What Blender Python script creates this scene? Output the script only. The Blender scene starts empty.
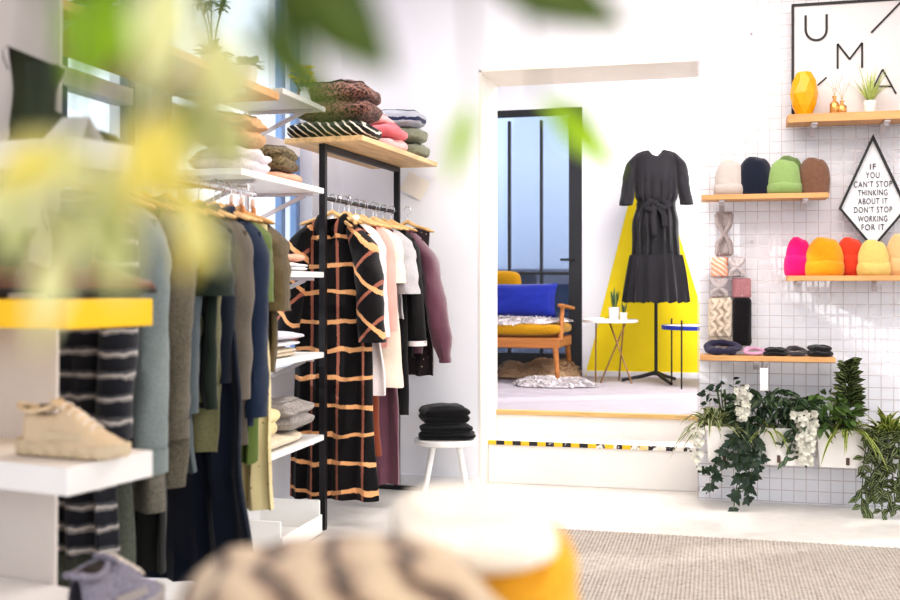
import bpy, bmesh, math, random
from mathutils import Vector, Matrix, Euler, noise
S = bpy.context.scene
COL = S.collection
PI = math.pi
random.seed(7)

# ---------------------------------------------------------------- camera frame
FPX, HORIZON, CAMZ = 1050.0, 285.0, 1.25
TH = math.atan(265.0 / FPX)
FW = Vector((-math.sin(TH), math.cos(TH), 0))
RT = Vector((math.cos(TH), math.sin(TH), 0))
UP = Vector((0, 0, 1))
CAM = Vector((0, 0, CAMZ))

def P(px, py, d):
    return CAM + d * (FW + RT * ((px - 450) / FPX) + UP * ((HORIZON - py) / FPX))
def PY(px, py, Y):
    return P(px, py, Y / (FW.y + RT.y * (px - 450) / FPX))
def PX(px, py, X):
    return P(px, py, X / (FW.x + RT.x * (px - 450) / FPX))
def XofY(px, Y):
    return PY(px, 285, Y).x
def ZofY(px, py, Y):
    return PY(px, py, Y).z

# ---------------------------------------------------------------- mesh builder
class MB:
    def __init__(self):
        self.v, self.f, self.uv = [], [], []
    def add(self, verts, faces, uv=None):
        o = len(self.v)
        self.v += [tuple(p) for p in verts]
        self.uv += (uv if uv else [(0.0, 0.0)] * len(verts))
        self.f += [tuple(i + o for i in f) for f in faces]
        return self
    def box(self, c, s, bev=0.0, rot=None, seg=2):
        bm = bmesh.new()
        bmesh.ops.create_cube(bm, size=1.0)
        for v in bm.verts:
            v.co = Vector((v.co.x * s[0], v.co.y * s[1], v.co.z * s[2]))
        if bev > 0:
            bmesh.ops.bevel(bm, geom=bm.edges[:], offset=min(bev, min(s) * .45), segments=seg, affect='EDGES', profile=.5)
        M = Euler(rot).to_matrix() if rot else Matrix.Identity(3)
        bm.verts.index_update()
        vs = [M @ v.co + Vector(c) for v in bm.verts]
        fs = [[v.index for v in f.verts] for f in bm.faces]
        bm.free()
        return self.add(vs, fs)
    def beam(self, a, b, w, h, bev=0.0):
        a, b = Vector(a), Vector(b)
        d = b - a
        q = d.to_track_quat('X', 'Z')
        bm = MB().box((0, 0, 0), (d.length, w, h), bev)
        return self.add([q @ Vector(p) + (a + b) / 2 for p in bm.v], bm.f)
    def tube(self, pts, r, n=8, cap=True):
        pts = [Vector(p) for p in pts]
        m = len(pts)
        rr = r if isinstance(r, (list, tuple)) else [r] * m
        ref = Vector((0, 0, 1))
        t0 = (pts[1] - pts[0]).normalized()
        if abs(t0.z) > .9: ref = Vector((1, 0, 0))
        nrm = t0.cross(ref).normalized()
        vs = []
        for i, p in enumerate(pts):
            t = (pts[min(i + 1, m - 1)] - pts[max(i - 1, 0)]).normalized()
            nrm = (nrm - t * nrm.dot(t)).normalized()
            b = t.cross(nrm)
            for k in range(n):
                a = 2 * PI * k / n
                vs.append(p + (nrm * math.cos(a) + b * math.sin(a)) * rr[i])
        fs = []
        for i in range(m - 1):
            for k in range(n):
                fs.append((i * n + k, i * n + (k + 1) % n, (i + 1) * n + (k + 1) % n, (i + 1) * n + k))
        if cap:
            fs.append(tuple(range(n - 1, -1, -1)))
            fs.append(tuple((m - 1) * n + k for k in range(n)))
        return self.add(vs, fs)
    def grid(self, nu, nv, fn, closeu=False, caps=False):
        vs, uv = [], []
        for j in range(nv + 1):
            for i in range(nu + (0 if closeu else 1)):
                vs.append(fn(i / nu, j / nv)); uv.append((i / nu, j / nv))
        row = nu if closeu else nu + 1
        fs = []
        for j in range(nv):
            for i in range(nu):
                i2 = (i + 1) % row
                fs.append((j * row + i, j * row + i2, (j + 1) * row + i2, (j + 1) * row + i))
        if caps:
            fs.append(tuple(range(row - 1, -1, -1)))
            fs.append(tuple(nv * row + k for k in range(row)))
        return self.add(vs, fs, uv)
    def lathe(self, prof, n=24, c=(0, 0, 0), sy=1.0, caps=True):
        m = len(prof) - 1
        def fn(u, v):
            r, z = prof[int(round(v * m))]
            return (c[0] + r * math.cos(2 * PI * u), c[1] + sy * r * math.sin(2 * PI * u), c[2] + z)
        return self.grid(n, m, fn, closeu=True, caps=caps)
    def leaf(self, base, d, side, L, W, droop=.3, n=6, fold=.15, tipw=0.0, peak=.4):
        base, d, side = Vector(base), Vector(d).normalized(), Vector(side)
        side = (side - d * side.dot(d)).normalized()
        nr = d.cross(side)
        vs, uv = [], []
        for i in range(n + 1):
            t = i / n
            w = W * .5 * ((t / peak) ** .8 if t < peak else max(tipw, (1 - ((t - peak) / (1 - peak)) ** 1.6)))
            p = base + d * (L * t) - UP * (droop * L * t * t)
            vs += [p - side * w + nr * (fold * w), p, p + side * w + nr * (fold * w)]
            uv += [(0, t), (.5, t), (1, t)]
        fs = []
        for i in range(n):
            a = i * 3
            fs += [(a, a + 1, a + 4, a + 3), (a + 1, a + 2, a + 5, a + 4)]
        return self.add(vs, fs, uv)
    def build(self, name, m, parent=None, smooth=True, loc=None, sub=0, rot=None):
        me = bpy.data.meshes.new(name)
        me.from_pydata(self.v, [], self.f)
        lay = me.uv_layers.new(name='UVMap')
        for lp in me.loops:
            lay.data[lp.index].uv = self.uv[lp.vertex_index]
        if smooth:
            me.polygons.foreach_set('use_smooth', [True] * len(me.polygons))
            try: me.set_sharp_from_angle(angle=math.radians(42))
            except Exception: pass
        me.materials.append(m)
        me.update()
        o = bpy.data.objects.new(name, me)
        COL.objects.link(o)
        if parent: o.parent = parent
        if loc is not None: o.location = loc
        if rot is not None: o.rotation_euler = rot
        if sub:
            md = o.modifiers.new('sub', 'SUBSURF'); md.levels = sub; md.render_levels = sub
        return o

def tag(o, label, cat, group=None, kind=None):
    o['label'] = label; o['category'] = cat
    if group: o['group'] = group
    if kind: o['kind'] = kind
    return o
def thing(name, label, cat, loc=(0, 0, 0), rz=0.0, group=None, rot=None):
    o = bpy.data.objects.new(name, None)
    COL.objects.link(o)
    o.location = loc
    o.rotation_euler = rot if rot else (0, 0, rz)
    o.empty_display_size = .05
    return tag(o, label, cat, group)
def struct(o):
    o['kind'] = 'structure'
    return o
def copy_tree(o, parent=None):
    c = o.copy(); COL.objects.link(c); c.parent = parent
    for ch in list(o.children): copy_tree(ch, c)
    return c
def smooth01(a, b, x):
    t = max(0.0, min(1.0, (x - a) / (b - a)))
    return t * t * (3 - 2 * t)
def interp(tab, x):
    if x <= tab[0][0]: return tab[0][1:]
    for a, b in zip(tab, tab[1:]):
        if x <= b[0]:
            t = (x - a[0]) / (b[0] - a[0])
            t = t * t * (3 - 2 * t) * .5 + t * .5
            return [p + (q - p) * t for p, q in zip(a[1:], b[1:])]
    return tab[-1][1:]
def spow(x, e):
    return math.copysign(abs(x) ** e, x)

# ---------------------------------------------------------------- materials
class NT:
    def __init__(self, name):
        self.m = bpy.data.materials.new(name)
        self.m.use_nodes = True
        self.t = self.m.node_tree
        self.b = self.t.nodes['Principled BSDF']
        self.out = self.t.nodes['Material Output']
        self.tc = self.t.nodes.new('ShaderNodeTexCoord')
    def n(self, typ, **kw):
        nd = self.t.nodes.new('ShaderNode' + typ)
        for k, v in kw.items():
            if k in nd.inputs: nd.inputs[k].default_value = v
            else: setattr(nd, k, v)
        return nd
    def l(self, a, b): self.t.links.new(a, b)
    def math(self, op, a, b=None, c=None):
        nd = self.t.nodes.new('ShaderNodeMath'); nd.operation = op
        for i, x in enumerate((a, b, c)):
            if x is None: continue
            if isinstance(x, (int, float)): nd.inputs[i].default_value = x
            else: self.l(x, nd.inputs[i])
        return nd.outputs[0]
    def mix(self, fac, a, b):
        nd = self.t.nodes.new('ShaderNodeMix'); nd.data_type = 'RGBA'
        for s, x in ((nd.inputs[0], fac), (nd.inputs[6], a), (nd.inputs[7], b)):
            if isinstance(x, (int, float)): s.default_value = x
            elif isinstance(x, tuple): s.default_value = (*x, 1) if len(x) == 3 else x
            else: self.l(x, s)
        return nd.outputs[2]
    def ramp(self, fac, stops, const=False):
        nd = self.t.nodes.new('ShaderNodeValToRGB')
        cr = nd.color_ramp
        if const: cr.interpolation = 'CONSTANT'
        while len(cr.elements) < len(stops): cr.elements.new(.5)
        for e, (p, c) in zip(cr.elements, stops):
            e.position = p; e.color = (*c, 1)
        self.l(fac, nd.inputs[0])
        return nd.outputs[0]
    def noise(self, scale, detail=2, vec=None, dist=0):
        nd = self.n('TexNoise', Scale=scale, Detail=detail, Distortion=dist)
        self.l(vec if vec else self.tc.outputs['Object'], nd.inputs['Vector'])
        return nd.outputs['Fac']
    def sep(self, vec=None):
        nd = self.n('SeparateXYZ')
        self.l(vec if vec else self.tc.outputs['Object'], nd.inputs[0])
        return nd.outputs
    def bump(self, h, strength=.3, dist=.01):
        nd = self.n('Bump', Strength=strength, Distance=dist)
        self.l(h, nd.inputs['Height'])
        self.l(nd.outputs[0], self.b.inputs['Normal'])
    def col(self, c):
        if isinstance(c, tuple): self.b.inputs['Base Color'].default_value = (*c, 1)
        else: self.l(c, self.b.inputs['Base Color'])
    def set(self, **kw):
        for k, v in kw.items(): self.b.inputs[k.replace('_', ' ')].default_value = v

def srgb(r, g, b):
    f = lambda c: (c / 12.92 if c <= .04045 else ((c + .055) / 1.055) ** 2.4)
    return (f(r / 255), f(g / 255), f(b / 255))
def dk(c, k): return tuple(min(1, x * k) for x in c)

_cache = {}
def plain(name, c, rough=.5, metal=0, nz=.06, nscale=6, bump=0, bscale=80):
    if name in _cache: return _cache[name]
    t = NT(name)
    f = t.noise(nscale, 3)
    t.col(t.ramp(f, [(.3, dk(c, 1 - nz)), (.7, dk(c, 1 + nz))]))
    t.set(Roughness=rough, Metallic=metal)
    if bump: t.bump(t.noise(bscale, 3), bump, .004)
    _cache[name] = t.m
    return t.m
def wood(name, c, axis='X', rough=.5):
    t = NT(name)
    mp = t.n('Mapping')
    sc = [14, 14, 14]; sc['XYZ'.index(axis)] = 1.2
    mp.inputs['Scale'].default_value = sc
    t.l(t.tc.outputs['Object'], mp.inputs[0])
    f = t.noise(2.4, 6, mp.outputs[0], .6)
    t.col(t.ramp(f, [(.3, dk(c, .72)), (.55, c), (.75, dk(c, 1.15))]))
    t.set(Roughness=rough)
    t.bump(f, .08, .003)
    return t.m
def fabric(name, c, c2=None, kind='plain', scale=1.0, rough=.9, bump=.35, sheen=.15, per=.05, thr=.5, arg=None, turn=0.0):
    """Woven or knitted cloth; the pattern follows the garment's own coordinates."""
    t = NT(name)
    x, y, z = t.sep()
    fine = t.noise(420 * scale, 2)
    big = t.noise(7, 3)
    c2 = c2 or dk(c, .8)
    if kind == 'plain':
        colr = t.ramp(fine, [(.3, dk(c, .88)), (.7, dk(c, 1.1))])
    elif kind == 'melange':
        f = t.noise(240 * scale, 3)
        colr = t.ramp(f, [(.38, c2), (.6, c)])
    elif kind == 'stripes':
        w = t.math('ADD', t.math('MULTIPLY', z, 1 / per), t.math('MULTIPLY', t.noise(25, 2), .35))
        f = t.math('FRACT', w)
        colr = t.ramp(f, arg, True)
    elif kind == 'diag':
        w = t.math('ADD', t.math('MULTIPLY', t.math('ADD', z, t.math('MULTIPLY', x, .8)), 1 / per), t.math('MULTIPLY', t.noise(14, 2), 1.0))
        f = t.math('FRACT', w)
        colr = t.ramp(f, arg, True)
    elif kind == 'plaid':
        ft = t.noise(160, 2)
        if turn:
            ca, sa = math.cos(turn), math.sin(turn)
            x, z = (t.math('SUBTRACT', t.math('MULTIPLY', x, ca), t.math('MULTIPLY', z, sa)), t.math('ADD', t.math('MULTIPLY', x, sa), t.math('MULTIPLY', z, ca)))
        wz = t.math('ADD', t.math('MULTIPLY', z, 1 / per), t.math('ADD', t.math('MULTIPLY', ft, .07), t.math('MULTIPLY', t.noise(6, 2), .45)))
        wx = t.math('ADD', t.math('MULTIPLY', x, 1 / (per * .95)), t.math('ADD', t.math('MULTIPLY', ft, .07), .18))
        fz = t.math('FRACT', wz); fx = t.math('FRACT', wx)
        mz = t.math('LESS_THAN', t.math('ABSOLUTE', t.math('SUBTRACT', fz, .5)), .075)
        mx = t.math('LESS_THAN', t.math('ABSOLUTE', t.math('SUBTRACT', fx, .5)), .06)
        colr = t.mix(mx, c, dk(c2, .85))
        colr = t.mix(mz, colr, arg)
    elif kind == 'spots':
        vo = t.n('TexVoronoi', Scale=arg or 30.0)
        t.l(t.tc.outputs['Object'], vo.inputs['Vector'])
        f = t.math('ADD', vo.outputs['Distance'], t.math('MULTIPLY', t.noise(90, 2), .35))
        colr = t.ramp(f, [(0, c2), (thr, c2), (thr + .08, c), (1, c)])
    elif kind == 'rib':
        f = t.math('SINE', t.math('MULTIPLY', x, 2 * PI / per))
        colr = t.ramp(t.math('ADD', t.math('MULTIPLY', f, .5), .5), [(.1, c2), (.75, c)])
    shade = t.ramp(big, [(.3, (.86, .86, .86)), (.65, (1, 1, 1))])
    mm = t.n('Mix', data_type='RGBA', blend_type='MULTIPLY')
    mm.inputs[0].default_value = 1
    t.l(colr, mm.inputs[6]); t.l(shade, mm.inputs[7])
    t.col(mm.outputs[2])
    t.set(Roughness=rough, Sheen_Weight=sheen)
    t.b.inputs['Specular IOR Level'].default_value = .2
    if kind == 'rib':
        t.bump(t.math('ADD', f, fine), bump, .003)
    else:
        h = t.math('ADD', t.math('MULTIPLY', t.noise(90 * scale, 2), 1.2), fine)
        t.bump(h, bump, .003)
    return t.m
def knit(name, c, c2=None, rows=34, ribs=46, rough=.95):
    """Ribbed knit laid out on the piece's own UV (u round the hat, v up)."""
    t = NT(name)
    c2 = c2 or dk(c, .72)
    sp = t.sep(t.tc.outputs['UV'])
    a = t.math('SINE', t.math('MULTIPLY', sp[0], 2 * PI * ribs))
    b = t.math('SINE', t.math('MULTIPLY', t.math('ADD', sp[1], t.math('MULTIPLY', t.math('ABSOLUTE', a), .012)), 2 * PI * rows))
    h = t.math('ADD', t.math('MULTIPLY', t.math('ABSOLUTE', a), .9), t.math('MULTIPLY', b, .3))
    fz = t.math('ADD', t.math('MULTIPLY', h, .6), t.math('MULTIPLY', t.noise(60, 4), .7))
    t.col(t.ramp(fz, [(.2, c2), (.75, c)]))
    t.set(Roughness=rough, Sheen_Weight=.25)
    t.b.inputs['Specular IOR Level'].default_value = .15
    t.bump(h, .5, .004)
    return t.m
def leafmat(name, c, c2=None, mode='edge', trans=.25, rough=.45):
    t = NT(name)
    sp = t.sep(t.tc.outputs['UV'])
    a = t.math('ABSOLUTE', t.math('SUBTRACT', sp[0], .5))
    nz = t.noise(35, 3)
    base = t.ramp(nz, [(.3, dk(c, .7)), (.7, dk(c, 1.25))])
    if c2:
        w = t.math('ADD', a, t.math('MULTIPLY', t.math('SUBTRACT', nz, .5), .25))
        if mode == 'edge': msk = t.ramp(w, [(.24, (0, 0, 0)), (.34, (1, 1, 1))])
        elif mode == 'mid': msk = t.ramp(w, [(.14, (1, 1, 1)), (.24, (0, 0, 0))])
        else:  # two pale stripes either side of the midrib
            msk = t.ramp(w, [(.10, (0, 0, 0)), (.16, (1, 1, 1)), (.30, (1, 1, 1)), (.36, (0, 0, 0))])
        base = t.mix(msk, base, c2)
    t.col(base)
    t.set(Roughness=rough)
    tr = t.n('BsdfTranslucent')
    t.l(base, tr.inputs[0])
    mx = t.n('MixShader'); mx.inputs[0].default_value = trans
    t.l(t.b.outputs[0], mx.inputs[1]); t.l(tr.outputs[0], mx.inputs[2])
    t.l(mx.outputs[0], t.out.inputs[0])
    return t.m
def glassmat(name, tint=(.9, .95, 1), refl=.08, rough=.02):
    t = NT(name)
    t.t.nodes.remove(t.b)
    tr = t.n('BsdfTransparent'); tr.inputs[0].default_value = (*tint, 1)
    gl = t.n('BsdfGlossy'); gl.inputs['Roughness'].default_value = rough
    fr = t.n('LayerWeight'); fr.inputs[0].default_value = .25
    f = t.math('ADD', t.math('MULTIPLY', fr.outputs['Facing'], .25), refl)
    mx = t.n('MixShader'); t.l(f, mx.inputs[0])
    t.l(tr.outputs[0], mx.inputs[1]); t.l(gl.outputs[0], mx.inputs[2])
    t.l(mx.outputs[0], t.out.inputs[0])
    return t.m

WHITE = plain('white_paint', (.86, .85, .87), .55, nz=.02, bump=.03)
WHITE_GLOSS = plain('white_lacquer', (.86, .85, .83), .35, nz=.02)
SHELF_WOOD = wood('light_oak', srgb(210, 158, 104))
PALE_WOOD = wood('pale_birch', srgb(216, 178, 118))
HANGER_WOOD = wood('hanger_wood', srgb(232, 188, 132))
BLACK_METAL = plain('black_metal', (.018, .017, .02), .45, .3)
CHROME = plain('steel', (.6, .6, .62), .25, 1.0)
WHITE_METAL = plain('white_wire', (.58, .53, .55), .4, nz=.03)
# ================================================================ camera, light, world
cd = bpy.data.cameras.new('camera'); cam = bpy.data.objects.new('camera', cd); COL.objects.link(cam)
cam.location = CAM; cam.rotation_euler = (PI / 2, 0, TH)
cd.sensor_width = 36; cd.lens = FPX * 36 / 900; cd.shift_y = (HORIZON - 300) / 900
cd.clip_start = .05
cd.dof.use_dof = True; cd.dof.focus_distance = 6.0; cd.dof.aperture_fstop = 2.2; cd.dof.aperture_blades = 0
S.camera = cam
S.view_settings.view_transform = 'Standard'
try: S.view_settings.look = 'Medium High Contrast'
except Exception: pass
S.view_settings.exposure = .33
S.view_settings.gamma = 1.0
S.cycles.max_bounces = 8; S.cycles.diffuse_bounces = 5; S.cycles.transparent_max_bounces = 12

W = bpy.data.worlds.new('daylight'); S.world = W; W.use_nodes = True
wt = W.node_tree; bg = wt.nodes['Background']
tcw = wt.nodes.new('ShaderNodeTexCoord'); sx = wt.nodes.new('ShaderNodeSeparateXYZ'); rp = wt.nodes.new('ShaderNodeValToRGB')
wt.links.new(tcw.outputs['Generated'], sx.inputs[0]); wt.links.new(sx.outputs[2], rp.inputs[0]); wt.links.new(rp.outputs[0], bg.inputs[0])
cr = rp.color_ramp
for _ in range(2): cr.elements.new(.5)
for e, (p, c) in zip(cr.elements, [(0, (.22, .22, .24)), (.02, (.5, .55, .62)), (.12, (.86, .93, 1.0)), (1, (.80, .90, 1.0))]):
    e.position = p; e.color = (*c, 1)
bg.inputs[1].default_value = 1.75

def light(name, typ, loc, energy, color, size=None, target=None, size_y=None, spread=None):
    ld = bpy.data.lights.new(name, typ); o = bpy.data.objects.new(name, ld); COL.objects.link(o)
    o.location = loc; ld.energy = energy; ld.color = color
    if typ == 'AREA':
        ld.size = size
        if size_y: ld.shape = 'RECTANGLE'; ld.size_y = size_y
        if spread: ld.spread = spread
    elif typ == 'SUN': ld.angle = size
    elif size: ld.shadow_soft_size = size
    if target is not None:
        o.rotation_euler = (Vector(target) - Vector(loc)).to_track_quat('-Z', 'Y').to_euler()
    return o
light('sun', 'SUN', (-8, 0, 6), 2.2, (1, .95, .88), math.radians(.8), target=(-8 + 2.8, 1.42, 6 - 1.45))
light('shop_fill_light', 'AREA', (.35, 4.3, 3.1), 62, (1, .90, .80), 2.6, target=(.2, 4.4, 0), size_y=2.6)  # unseen area light, added to fill the shop under the closed ceiling
light('rack_fill_light', 'AREA', (-1.05, 4.7, 3.15), 15, (.97, .96, 1), .7, target=(-1.3, 5.3, 0), size_y=1.6)  # unseen fill, added to brighten the wall behind the rack
light('alcove_light', 'AREA', (.05, 7.7, 3.0), 62, (1, .97, .93), 1.0, target=(-.4, 8.2, 0), size_y=1.3)
light('front_fill', 'AREA', (2.6, -1.2, 2.7), 34, (1, .88, .76), 2.5, target=(.2, 5.5, .9))

tl = light('table_fill_spot', 'SPOT', (.55, .55, 3.05), 70, (1, .93, .82), .12, target=(-.28, 1.02, .95))  # unseen spot, added to brighten the knits on the near table
tl.data.spot_size = math.radians(26); tl.data.spot_blend = .9
# ================================================================ room shell
YB, YI, YA = 6.30, 6.79, 9.48          # back wall front, back wall rear, alcove back wall
XL = -2.30                            # window wall
ZC = 3.25
OX0, OX1, OZ = -1.405, -.088, 2.57      # opening into the raised alcove
ZP, ZS = .429, .268                   # raised floor, step
floor_m = NT('painted_floor')
_f = floor_m.noise(1.6, 5); _g = floor_m.noise(14, 4)
floor_m.col(floor_m.ramp(floor_m.math('ADD', floor_m.math('MULTIPLY', _f, .7), floor_m.math('MULTIPLY', _g, .3)), [(.3, (.66, .62, .57)), (.55, (.80, .77, .73))]))
floor_m.set(Roughness=.32); floor_m.bump(_g, .05, .004)
struct(MB().box((.9, 2.2, -.05), (6.5, 9.0, .1)).build('floor', floor_m.m, smooth=False))
wall_m = plain('wall_white', (.885, .885, .93), .7, nz=.015, nscale=2, bump=.04, bscale=160)
wb = MB()
wb.box(((XL + OX0) / 2, (YB + YI) / 2, ZC / 2), (OX0 - XL, YI - YB, ZC))
wb.box(((OX0 + OX1) / 2, (YB + YI) / 2, (ZC + OZ) / 2), (OX1 - OX0, YI - YB, ZC - OZ))
wb.box(((OX1 + 3.9) / 2, (YB + YI) / 2, ZC / 2), (3.9 - OX1, YI - YB, ZC))
struct(wb.build('wall_back', wall_m, smooth=False))
# cream lining of the opening
lin = MB()
cream = plain('cream_lining', (.88, .83, .75), .55, nz=.02)
lin.box((OX0 + .006, (YB + YI) / 2, (OZ + ZS) / 2 - .15), (.012, YI - YB + .01, OZ - ZS + .3))
lin.box(((OX0 + OX1) / 2, (YB + YI) / 2, OZ - .006), (OX1 - OX0, YI - YB + .01, .012))
struct(lin.build('trim_1', cream, smooth=False))
# window wall
wl = MB()
def xl(y0, y1, z0, z1): wl.box((XL - .1, (y0 + y1) / 2, (z0 + z1) / 2), (.2, y1 - y0, z1 - z0))
W1 = (3.02, 3.98); W2 = (4.15, 5.80); WZ0, WZ1 = .82, 3.0
xl(-2.4, W1[0], 0, ZC); xl(W1[1], W2[0], 0, ZC); xl(W2[1], YB, 0, ZC)
for a, b in (W1, W2):
    xl(a, b, 0, WZ0); xl(a, b, WZ1, ZC)
struct(wl.build('wall_left', wall_m, smooth=False))
frame_ms = (plain('window_frame_navy', srgb(40, 58, 96), .4, nz=.05), plain('window_frame_blue_grey', srgb(126, 152, 192), .4, nz=.05))
pane_m = glassmat('window_glass', (.95, .98, 1))
for i, (a, b, mull) in enumerate(((W1[0], W1[1], (3.48,)), (W2[0], W2[1], (5.56,)))):
    fr = MB()
    for z in (WZ0 + .03, WZ1 - .03): fr.box((XL - .1, (a + b) / 2, z), (.07, b - a, .06), .005)
    for y in (a + .025, b - .025) + mull: fr.box((XL - .1, y, (WZ0 + WZ1) / 2), (.045, .05, WZ1 - WZ0 - .12), .005)
    fo = struct(fr.build('window_%d' % (i + 1), frame_ms[i], smooth=False))
    struct(MB().box((XL - .1, (a + b) / 2, 2.035), (.09, b - a - .1, .07), .006).build('transom', WHITE, fo, smooth=False))
    struct(MB().box((XL - .1, (a + b) / 2, (WZ0 + WZ1) / 2), (.006, b - a - .06, WZ1 - WZ0 - .08)).build('pane', pane_m, fo, smooth=False))
    struct(MB().box((XL - .03, (a + b) / 2, WZ0 - .012), (.26, b - a, .024), .004).build('sill', WHITE, fo, smooth=False))
struct(MB().box((.9, 2.0, ZC + .05), (6.5, 9.0, .1)).build('ceiling', WHITE, smooth=False))
# alcove
aw = plain('alcove_wall_white', (.86, .86, .89), .7, nz=.012, nscale=2)
AX0, AX1 = -2.9, .75
DX0, DX1, DZ = -2.40, -1.163, 2.855     # glazed steel door
ab = MB()
ab.box(((AX0 + DX0) / 2, YA + .06, (ZP + ZC) / 2), (DX0 - AX0, .12, ZC - ZP))
ab.box(((DX1 + AX1) / 2, YA + .06, (ZP + ZC) / 2), (AX1 - DX1, .12, ZC - ZP))
ab.box(((DX0 + DX1) / 2, YA + .06, (DZ + ZC) / 2), (DX1 - DX0, .12, ZC - DZ))
struct(ab.build('wall_alcove_back', aw, smooth=False))
struct(MB().box((AX0 - .06, (YI + YA) / 2, (ZP + ZC) / 2), (.12, YA - YI, ZC - ZP)).build('wall_alcove_left', aw, smooth=False))
struct(MB().box((AX1 + .06, (YI + YA) / 2, (ZP + ZC) / 2), (.12, YA - YI, ZC - ZP)).build('wall_alcove_right', aw, smooth=False))
struct(MB().box(((AX0 + AX1) / 2, (YI + YA) / 2, ZC + .05), (AX1 - AX0 + .24, YA - YI, .1)).build('ceiling.001', WHITE, smooth=False))
af = plain('alcove_floor_grey', srgb(172, 165, 174), .6, nz=.04, nscale=5, bump=.05)
struct(MB().box(((AX0 + AX1) / 2, (YI + YA) / 2 + .06, ZP - .05), (AX1 - AX0, YA - YI + .12, .1)).build('floor.001', af, smooth=False))
struct(MB().box(((OX0 + OX1) / 2, YI - .012, ZP - .012), (OX1 - OX0 - .024, .045, .03), .004).build('trim_2', PALE_WOOD, smooth=False))
step_m = plain('step_paint', (.84, .81, .78), .5, nz=.03, nscale=3, bump=.04)
so = struct(MB().box(((OX0 + OX1) / 2, (6.508 + YI) / 2, ZS / 2), (OX1 - OX0 - .024, YI - 6.508, ZS), .006).build('floor.002', step_m, smooth=False))
struct(MB().box(((OX0 + OX1) / 2, YI - .003, (ZS + ZP - .03) / 2), (OX1 - OX0 - .024, .02, ZP - .03 - ZS)).build('wall_riser', step_m, smooth=False))
# worn black and yellow hazard tape along the step's nose
tp = NT('hazard_tape')
_x, _y, _z = tp.sep()
_d = tp.math('FRACT', tp.math('MULTIPLY', tp.math('ADD', _x, tp.math('MULTIPLY', _y, 1.2)), 1 / .105))
_c = tp.ramp(_d, [(0, srgb(240, 190, 40)), (.5, srgb(30, 26, 30))], True)
_wear = tp.math('ADD', tp.math('MULTIPLY', tp.noise(55, 3), .5), tp.math('MULTIPLY', tp.math('ADD', _x, .75), .45))
_yw = tp.ramp(tp.math('ADD', _x, tp.math('MULTIPLY', tp.noise(30, 2), .2)), [(0, (0, 0, 0)), (.001, (0, 0, 0))])
_pos = tp.math('MULTIPLY', tp.math('ADD', _x, .62), 1.0)
_yel = tp.mix(tp.ramp(tp.math('ADD', _pos, tp.math('MULTIPLY', tp.noise(40, 2), .15)), [(.22, (0, 0, 0)), (.40, (1, 1, 1))]), srgb(240, 190, 40), (.84, .80, .74))
_blk = tp.mix(tp.ramp(tp.math('ADD', tp.math('MULTIPLY', _pos, .16), tp.noise(26, 3)), [(.52, (0, 0, 0)), (.60, (1, 1, 1))]), srgb(40, 34, 40), (.84, .80, .74))
tp.col(tp.mix(tp.math('GREATER_THAN', _d, .5), _yel, _blk))
tag(MB().box(((OX0 + OX1) / 2, 6.503, ZS - .012), (OX1 - OX0 - .03, .012, .026), .002).build('hazard_tape', tp.m, smooth=False),
    'worn black and yellow hazard tape along the edge of the white step', 'tape')
# yellow triangle painted on the alcove wall
paint = plain('yellow_wall_paint', srgb(250, 224, 6), .6, nz=.02)
ply = YA - .004
c4 = [PY(637.5, 168, ply), PY(585, 376.5, ply), PY(722, 376.5, ply), PY(658.7, 168, ply)]
pb = MB()
pb.add(c4, [(0, 1, 2, 3)])
struct(pb.build('trim_3', paint, smooth=False))
struct(MB().box(((DX1 + AX1) / 2 + .02, YA - .01, ZP + .025), (AX1 - DX1 - .04, .02, .05), .004).build('baseboard_alcove', WHITE, smooth=False))
struct(MB().box(((XL + OX0) / 2, YB - .007, .035), (OX0 - XL, .014, .07), .003).build('baseboard_back', WHITE, smooth=False))
# steel and glass door
dr = MB(); dy = YA + .03
steel = plain('black_door_steel', (.02, .021, .025), .4, nz=.1)
dr.box((DX0 + .045, dy, (ZP + DZ) / 2), (.09, .07, DZ - ZP), .004)
dr.box((DX1 - .06, dy, (ZP + DZ) / 2), (.12, .07, DZ - ZP), .004)
dr.box(((DX0 + DX1) / 2, dy, DZ - .03), (DX1 - DX0 - .2, .06, .06), .004)
dr.box(((DX0 + DX1) / 2, dy, ZP + .10), (DX1 - DX0 - .2, .06, .20), .004)
do = struct(dr.build('door_1', steel, smooth=False))
mu = MB()
for px in (509.5, 541.5): mu.box((XofY(px, dy), dy, (ZP + DZ) / 2 + .05), (.026, .045, DZ - ZP - .3), .003)
mu.box((XofY(509.5, dy) - .262, dy, (ZP + DZ) / 2 + .05), (.026, .045, DZ - ZP - .3), .003)
for py in (273.5, 322): mu.box(((DX0 + DX1) / 2 - .015, dy - .002, ZofY(530, py, dy)), (DX1 - DX0 - .2, .045, .026), .003)
struct(mu.build('glazing_bars', steel, do, smooth=False))
dg = NT('smoked_door_glass')
dg.t.nodes.remove(dg.b)
_tr = dg.n('BsdfTransparent'); _tr.inputs[0].default_value = (.56, .61, .70, 1)
_gl = dg.n('BsdfGlossy'); _gl.inputs['Roughness'].default_value = .05; _gl.inputs['Color'].default_value = (.8, .85, 1, 1)
_mx = dg.n('MixShader'); _mx.inputs[0].default_value = .10
dg.l(_tr.outputs[0], _mx.inputs[1]); dg.l(_gl.outputs[0], _mx.inputs[2]); dg.l(_mx.outputs[0], dg.out.inputs[0])
struct(MB().box(((DX0 + DX1) / 2, dy + .005, (ZP + DZ) / 2), (DX1 - DX0 - .19, .008, DZ - ZP - .1)).build('glass', dg.m, do, smooth=False))
ha = MB().tube([(DX1 - .075, dy - .035, ZP + 1.05), (DX1 - .075, dy - .08, ZP + 1.05), (DX1 - .19, dy - .08, ZP + 1.05)], .011, 8)
struct(ha.build('handle', steel, do))
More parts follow.
